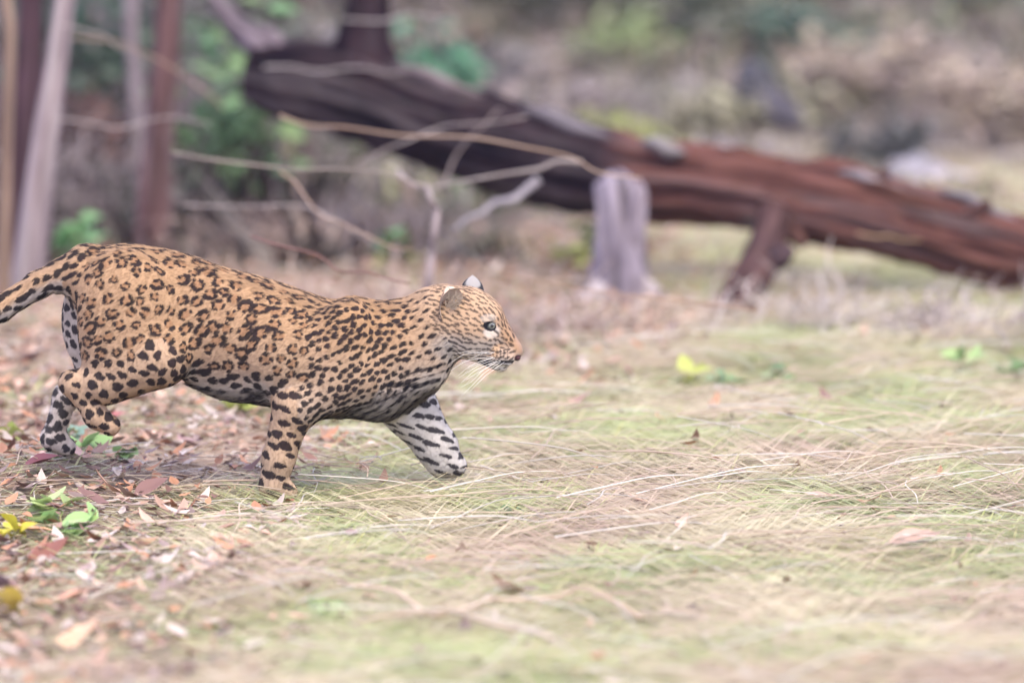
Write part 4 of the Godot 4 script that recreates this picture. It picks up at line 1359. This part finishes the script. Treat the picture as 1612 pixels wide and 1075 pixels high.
# a shrub further back: bare stems and a loose mass of small leaves in clumps
func shrub(label: String, at: Vector3, tall: float, wide: float, leaf: float, count: int, ca: Color, cb: Color, wood_color := Color(0.22, 0.17, 0.16)) -> void:
	var o := thing("shrub", label, "shrub", on_ground(at, -0.02), "shrubs of the undergrowth")
	var tips := []
	wide *= 1.35
	tall *= 1.15
	for s in 9:
		var g := rng.randf() * TAU
		var r := sqrt(rng.randf()) * wide
		var top := Vector3(cos(g) * r, tall * rng.randf_range(0.5, 1.0), sin(g) * r * 0.8)
		var mid := top * Vector3(0.4, 0.55, 0.4) + Vector3(rng.randfn(0, 0.04), 0, rng.randfn(0, 0.04))
		part("stem", wood([Vector3(cos(g) * 0.03, 0, sin(g) * 0.03), mid, top], [0.012, 0.009, 0.003], 5, 4, 0.06, wood_color * 0.6, wood_color * 1.4, rng.randf() * 9.0), mat_vertex("stem"), o)
		tips.append(top)
		tips.append(mid)
	var buf := PackedFloat32Array()
	for k in int(count * 1.7):
		var tip: Vector3 = tips[rng.randi() % tips.size()]
		var p := tip + Vector3(rng.randfn(0, wide * 0.22), rng.randfn(0, tall * 0.13), rng.randfn(0, wide * 0.2))
		p.y = maxf(p.y, 0.02)
		var s := rng.randf_range(0.6, 1.3)
		put(buf, Basis.from_euler(Vector3(rng.randfn(0.4, 0.6), rng.randf() * TAU, rng.randfn(0, 0.5))).scaled_local(Vector3(s, s, s)), p, ca.lerp(cb, rng.randf()) * rng.randf_range(0.55, 1.0))
	scatter("foliage", leaf_mesh(leaf, leaf * 0.45, 0.25, 0.15), mat_vertex("leaf", 0.7, 0.5), buf, o)


# leafless brush: many fine twigs from one root
func brush(label: String, at: Vector3, tall: float, wide: float, count: int, ca: Color, cb: Color) -> void:
	var o := thing("dry_brush", label, "brush", on_ground(at, -0.02), "dry brush of the undergrowth")
	var stick := wood([Vector3(0, 0, 0), Vector3(0.33, 0.05, 0.04), Vector3(0.66, 0.03, -0.03), Vector3(1, -0.05, 0.02)], [0.009, 0.008, 0.006, 0.002], 4, 3, 0.0, Color.WHITE, Color.WHITE, 1.0)
	var buf := PackedFloat32Array()
	for k in count:
		var g := rng.randf() * TAU
		var root := Vector3(rng.randfn(0, wide * 0.5), rng.randf() * tall * 0.6, rng.randfn(0, wide * 0.4))
		var l := rng.randf_range(0.25, 0.7) * maxf(tall, wide)
		var b := Basis.from_euler(Vector3(0, g, rng.randfn(0.35, 0.45))).scaled_local(Vector3(l, l, rng.randf_range(0.4, 0.9)))
		put(buf, b, root, ca.lerp(cb, rng.randf()) * 0.85)
	scatter("twigs", stick, mat_vertex("stalks", 0.8, 0.2), buf, o)


func build_plants() -> void:
	var bright := Color(0.25, 0.38, 0.10)
	var teal := Color(0.16, 0.34, 0.20)
	var lime := Color(0.42, 0.46, 0.12)
	var mint := Color(0.27, 0.40, 0.20)
	leafy_plant("bright green plant between the pale trunk and the reddish trunk", Vector3(-1.776, 0.032, -5.600), 0.32, 0.2, 0.11, 16, Color(0.20, 0.40, 0.17))
	leafy_plant("small dark green plant just under the dark part of the log", Vector3(-0.526, 0.156, -5.200), 0.30, 0.12, 0.09, 12, Color(0.10, 0.24, 0.10))
	leafy_plant("yellow green plant under the log left of the grey stump", Vector3(0.254, 0.067, -5.300), 0.26, 0.18, 0.09, 18, Color(0.32, 0.36, 0.13))
	leafy_plant("lime green seedling in the grass right of the leopard's face", Vector3(0.607, -0.007, -2.300), 0.10, 0.07, 0.075, 8, lime)
	leafy_plant("mint green seedling beside the lime green seedling", Vector3(0.703, 0.000, -2.250), 0.09, 0.07, 0.075, 7, mint)
	leafy_plant("fresh green plant at the right edge below the log", Vector3(1.538, 0.011, -2.600), 0.12, 0.14, 0.08, 14, Color(0.32, 0.45, 0.18))
	leafy_plant("pale green plant left of the fresh green plant below the log", Vector3(0.939, 0.006, -2.400), 0.10, 0.12, 0.08, 10, Color(0.27, 0.38, 0.20))
	leafy_plant("mint plant in the corner where log and right edge meet", Vector3(1.717, -0.016, -2.400), 0.12, 0.12, 0.08, 10, Color(0.28, 0.40, 0.20))
	leafy_plant("teal green plant around the leopard's far hind paw", Vector3(-1.348, 0.050, -0.800), 0.12, 0.12, 0.07, 9, Color(0.24, 0.38, 0.28))
	leafy_plant("fresh green plant just below the leopard's hind paws", Vector3(-1.298, 0.025, -0.350), 0.08, 0.14, 0.10, 13, Color(0.28, 0.46, 0.16))
	leafy_plant("small green plant below the leopard's belly", Vector3(-1.191, 0.025, -0.450), 0.06, 0.08, 0.07, 6, Color(0.26, 0.42, 0.17))
	leafy_plant("bright broad leaved plant in the lower left litter", Vector3(-1.241, -0.002, 0.700), 0.10, 0.17, 0.09, 20, Color(0.34, 0.52, 0.20))
	leafy_plant("light green plant right of the yellow plant in the lower left", Vector3(-1.336, 0.010, 0.450), 0.08, 0.14, 0.09, 12, Color(0.42, 0.54, 0.22))
	leafy_plant("yellow leaved seedling at the left edge below the hind paws", Vector3(-1.395, -0.015, 0.800), 0.07, 0.09, 0.09, 10, Color(0.62, 0.56, 0.04))
	leafy_plant("ochre yellow seedling in the bottom left corner", Vector3(-1.292, -0.050, 1.900), 0.05, 0.06, 0.09, 6, Color(0.56, 0.44, 0.10))
	leafy_plant("lime plant at the left edge level with the hind paws", Vector3(-1.566, 0.014, -0.900), 0.10, 0.08, 0.07, 7, Color(0.40, 0.46, 0.12))
	leafy_plant("lime tuft of leaves behind the leopard's belly", Vector3(-0.898, 0.002, -1.600), 0.10, 0.10, 0.07, 9, Color(0.36, 0.42, 0.10))
	leafy_plant("pale green seedling low in the centre of the meadow", Vector3(-0.002, -0.007, 0.400), 0.05, 0.06, 0.08, 6, Color(0.28, 0.44, 0.24))
	leafy_plant("light green seedling at the bottom edge of the meadow", Vector3(-0.421, -0.047, 2.000), 0.06, 0.1, 0.09, 8, Color(0.36, 0.48, 0.2))
	# ---- undergrowth behind
	var olive := Color(0.30, 0.30, 0.16)
	var straw := Color(0.50, 0.43, 0.31)
	var lilac := Color(0.36, 0.32, 0.34)
	var rose := Color(0.42, 0.32, 0.29)
	var deep := Color(0.06, 0.09, 0.06)
	shrub("green spray of narrow leaves left of the log's dark end", Vector3(-1.285, 0.102, -7.200), 0.72, 0.2, 0.12, 170, Color(0.16, 0.30, 0.16), Color(0.26, 0.38, 0.18))
	shrub("teal green bush above the log right of the branch stub", Vector3(-0.474, 0.185, -10.500), 0.55, 0.25, 0.12, 330, Color(0.09, 0.24, 0.15), Color(0.15, 0.32, 0.20))
	shrub("yellow green bush over the middle of the log", Vector3(0.490, 0.196, -10.000), 0.22, 0.2, 0.09, 240, Color(0.36, 0.40, 0.14), Color(0.46, 0.48, 0.22))
	shrub("light green bush at the top above the middle of the log", Vector3(0.682, 0.217, -14.000), 0.28, 0.2, 0.1, 200, Color(0.30, 0.40, 0.17), Color(0.40, 0.46, 0.25))
	shrub("dark teal bush right of the rotten stump", Vector3(1.641, 0.220, -13.000), 0.45, 0.2, 0.1, 420, Color(0.09, 0.17, 0.13), Color(0.18, 0.26, 0.19))
	shrub("teal bush near the top right corner", Vector3(2.943, 0.222, -15.500), 0.4, 0.35, 0.1, 350, Color(0.18, 0.26, 0.20), Color(0.32, 0.38, 0.28))
	shrub("pale olive bush left of the rotten stump", Vector3(1.027, 0.234, -11.500), 0.3, 0.35, 0.09, 380, Color(0.34, 0.33, 0.21), Color(0.47, 0.44, 0.32))
	shrub("dry rose beige bush right of the dark teal bush", Vector3(1.979, 0.258, -12.500), 0.4, 0.4, 0.1, 420, rose, straw)
	shrub("olive and straw bush at the top of the picture right of centre", Vector3(2.039, 0.267, -16.000), 0.4, 0.5, 0.12, 420, olive, straw)
	shrub("dull green bush at the very top over the log's middle", Vector3(0.250, 0.301, -15.500), 0.5, 0.5, 0.12, 460, Color(0.13, 0.17, 0.11), Color(0.30, 0.32, 0.24))
	shrub("lilac grey dry bush left of the yellow green bush", Vector3(0.046, 0.274, -11.000), 0.3, 0.35, 0.09, 360, lilac, rose)
	shrub("beige dry bush at the right edge above the stones", Vector3(2.598, 0.175, -11.000), 0.35, 0.3, 0.1, 360, rose, straw)
	shrub("straw coloured low bush above the log's right end", Vector3(1.758, 0.241, -8.300), 0.10, 0.35, 0.08, 240, olive, straw)
	shrub("grey green bush behind the log's dark left end", Vector3(-1.079, 0.374, -11.000), 0.5, 0.4, 0.12, 380, Color(0.15, 0.17, 0.13), lilac)
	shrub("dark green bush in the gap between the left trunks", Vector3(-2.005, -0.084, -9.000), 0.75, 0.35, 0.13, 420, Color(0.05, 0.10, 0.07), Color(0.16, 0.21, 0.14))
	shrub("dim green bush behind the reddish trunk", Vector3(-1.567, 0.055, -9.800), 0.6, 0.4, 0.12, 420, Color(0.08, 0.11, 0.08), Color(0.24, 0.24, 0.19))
	shrub("dull purple green bush at the top left behind the trunks", Vector3(-2.233, 0.153, -12.500), 0.7, 0.5, 0.13, 420, Color(0.09, 0.10, 0.08), Color(0.28, 0.25, 0.25))
	shrub("rust brown dead bush behind the pale grey trunk", Vector3(-2.108, 0.019, -8.000), 0.4, 0.25, 0.1, 260, Color(0.16, 0.08, 0.07), Color(0.36, 0.22, 0.17))
	shrub("dark mauve dead bush at the top left corner", Vector3(-2.421, 0.347, -10.500), 0.55, 0.35, 0.1, 380, Color(0.08, 0.055, 0.06), Color(0.28, 0.2, 0.2))
	shrub("green and grey bush at the top above the green spray", Vector3(-1.584, 0.379, -15.500), 0.6, 0.5, 0.12, 420, Color(0.16, 0.2, 0.13), Color(0.34, 0.32, 0.3))
	brush("tangle of grey twigs between the left trunks", Vector3(-1.815, 0.005, -6.800), 0.6, 0.4, 220, Color(0.16, 0.12, 0.12), Color(0.46, 0.40, 0.38))
	brush("tangle of pinkish twigs under the log's dark left end", Vector3(-0.946, 0.187, -6.000), 0.34, 0.4, 240, Color(0.24, 0.16, 0.14), Color(0.54, 0.43, 0.37))
	brush("low heap of tan twigs above the leopard's shoulders", Vector3(-0.494, 0.169, -4.000), 0.16, 0.5, 260, Color(0.32, 0.22, 0.18), Color(0.58, 0.47, 0.39))
	brush("low pinkish twigs behind the leopard's head", Vector3(-0.014, 0.181, -3.600), 0.12, 0.5, 240, Color(0.30, 0.22, 0.20), Color(0.56, 0.47, 0.41))
	brush("pale broken twigs piled at the foot of the log's dark branch", Vector3(1.172, 0.049, -3.800), 0.12, 0.45, 240, Color(0.36, 0.30, 0.27), Color(0.66, 0.60, 0.55))
	brush("grey twigs lying right of the pale broken twigs", Vector3(1.619, 0.052, -3.500), 0.10, 0.4, 160, Color(0.30, 0.25, 0.24), Color(0.55, 0.48, 0.46))
	brush("twiggy grey brush on the slope above the log's middle", Vector3(0.805, 0.331, -12.000), 0.4, 0.5, 260, Color(0.20, 0.17, 0.18), Color(0.50, 0.45, 0.44))
	brush("mauve brush at the top between the branch stub and the teal bush", Vector3(-0.161, 0.399, -12.500), 0.5, 0.5, 260, Color(0.16, 0.12, 0.14), Color(0.42, 0.36, 0.36))
	brush("dark thicket of twigs at the top left behind the pale trunk", Vector3(-1.983, 0.177, -9.500), 0.9, 0.5, 420, Color(0.06, 0.045, 0.055), Color(0.26, 0.21, 0.22))
	brush("dim purple twigs behind the green spray of leaves", Vector3(-1.338, 0.168, -8.600), 0.8, 0.5, 380, Color(0.07, 0.055, 0.065), Color(0.32, 0.27, 0.28))
	brush("dark twig thicket at the left edge behind the tan stem", Vector3(-2.298, 0.019, -8.000), 0.9, 0.35, 340, Color(0.07, 0.05, 0.055), Color(0.30, 0.22, 0.21))
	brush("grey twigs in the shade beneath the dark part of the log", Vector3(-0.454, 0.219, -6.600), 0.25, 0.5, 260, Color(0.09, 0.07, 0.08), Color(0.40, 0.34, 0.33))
	brush("twiggy brush at the top right beside the dry beige bush", Vector3(2.302, 0.255, -13.000), 0.45, 0.6, 320, Color(0.20, 0.16, 0.16), Color(0.55, 0.47, 0.43))
	brush("mottled brush above the stones at the right", Vector3(2.299, 0.274, -11.000), 0.25, 0.5, 260, Color(0.22, 0.18, 0.19), Color(0.55, 0.47, 0.45))
	brush("lilac twigs just above the highest part of the log's middle", Vector3(0.280, 0.447, -8.500), 0.3, 0.4, 260, Color(0.20, 0.17, 0.19), Color(0.48, 0.42, 0.43))
	shrub("mottled green bush at the top edge right of the middle", Vector3(1.410, 0.331, -14.500), 0.45, 0.45, 0.11, 420, Color(0.12, 0.17, 0.12), Color(0.36, 0.38, 0.27))
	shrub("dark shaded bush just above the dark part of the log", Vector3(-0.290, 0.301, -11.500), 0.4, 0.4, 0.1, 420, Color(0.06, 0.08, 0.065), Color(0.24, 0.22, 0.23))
	shrub("grey mauve bush above the pale stump", Vector3(0.731, 0.379, -8.600), 0.22, 0.35, 0.08, 360, Color(0.26, 0.23, 0.24), Color(0.44, 0.38, 0.37))
	shrub("small dark bush left of the rounded stone", Vector3(1.866, 0.268, -9.900), 0.22, 0.16, 0.08, 300, Color(0.07, 0.085, 0.08), Color(0.20, 0.20, 0.2))
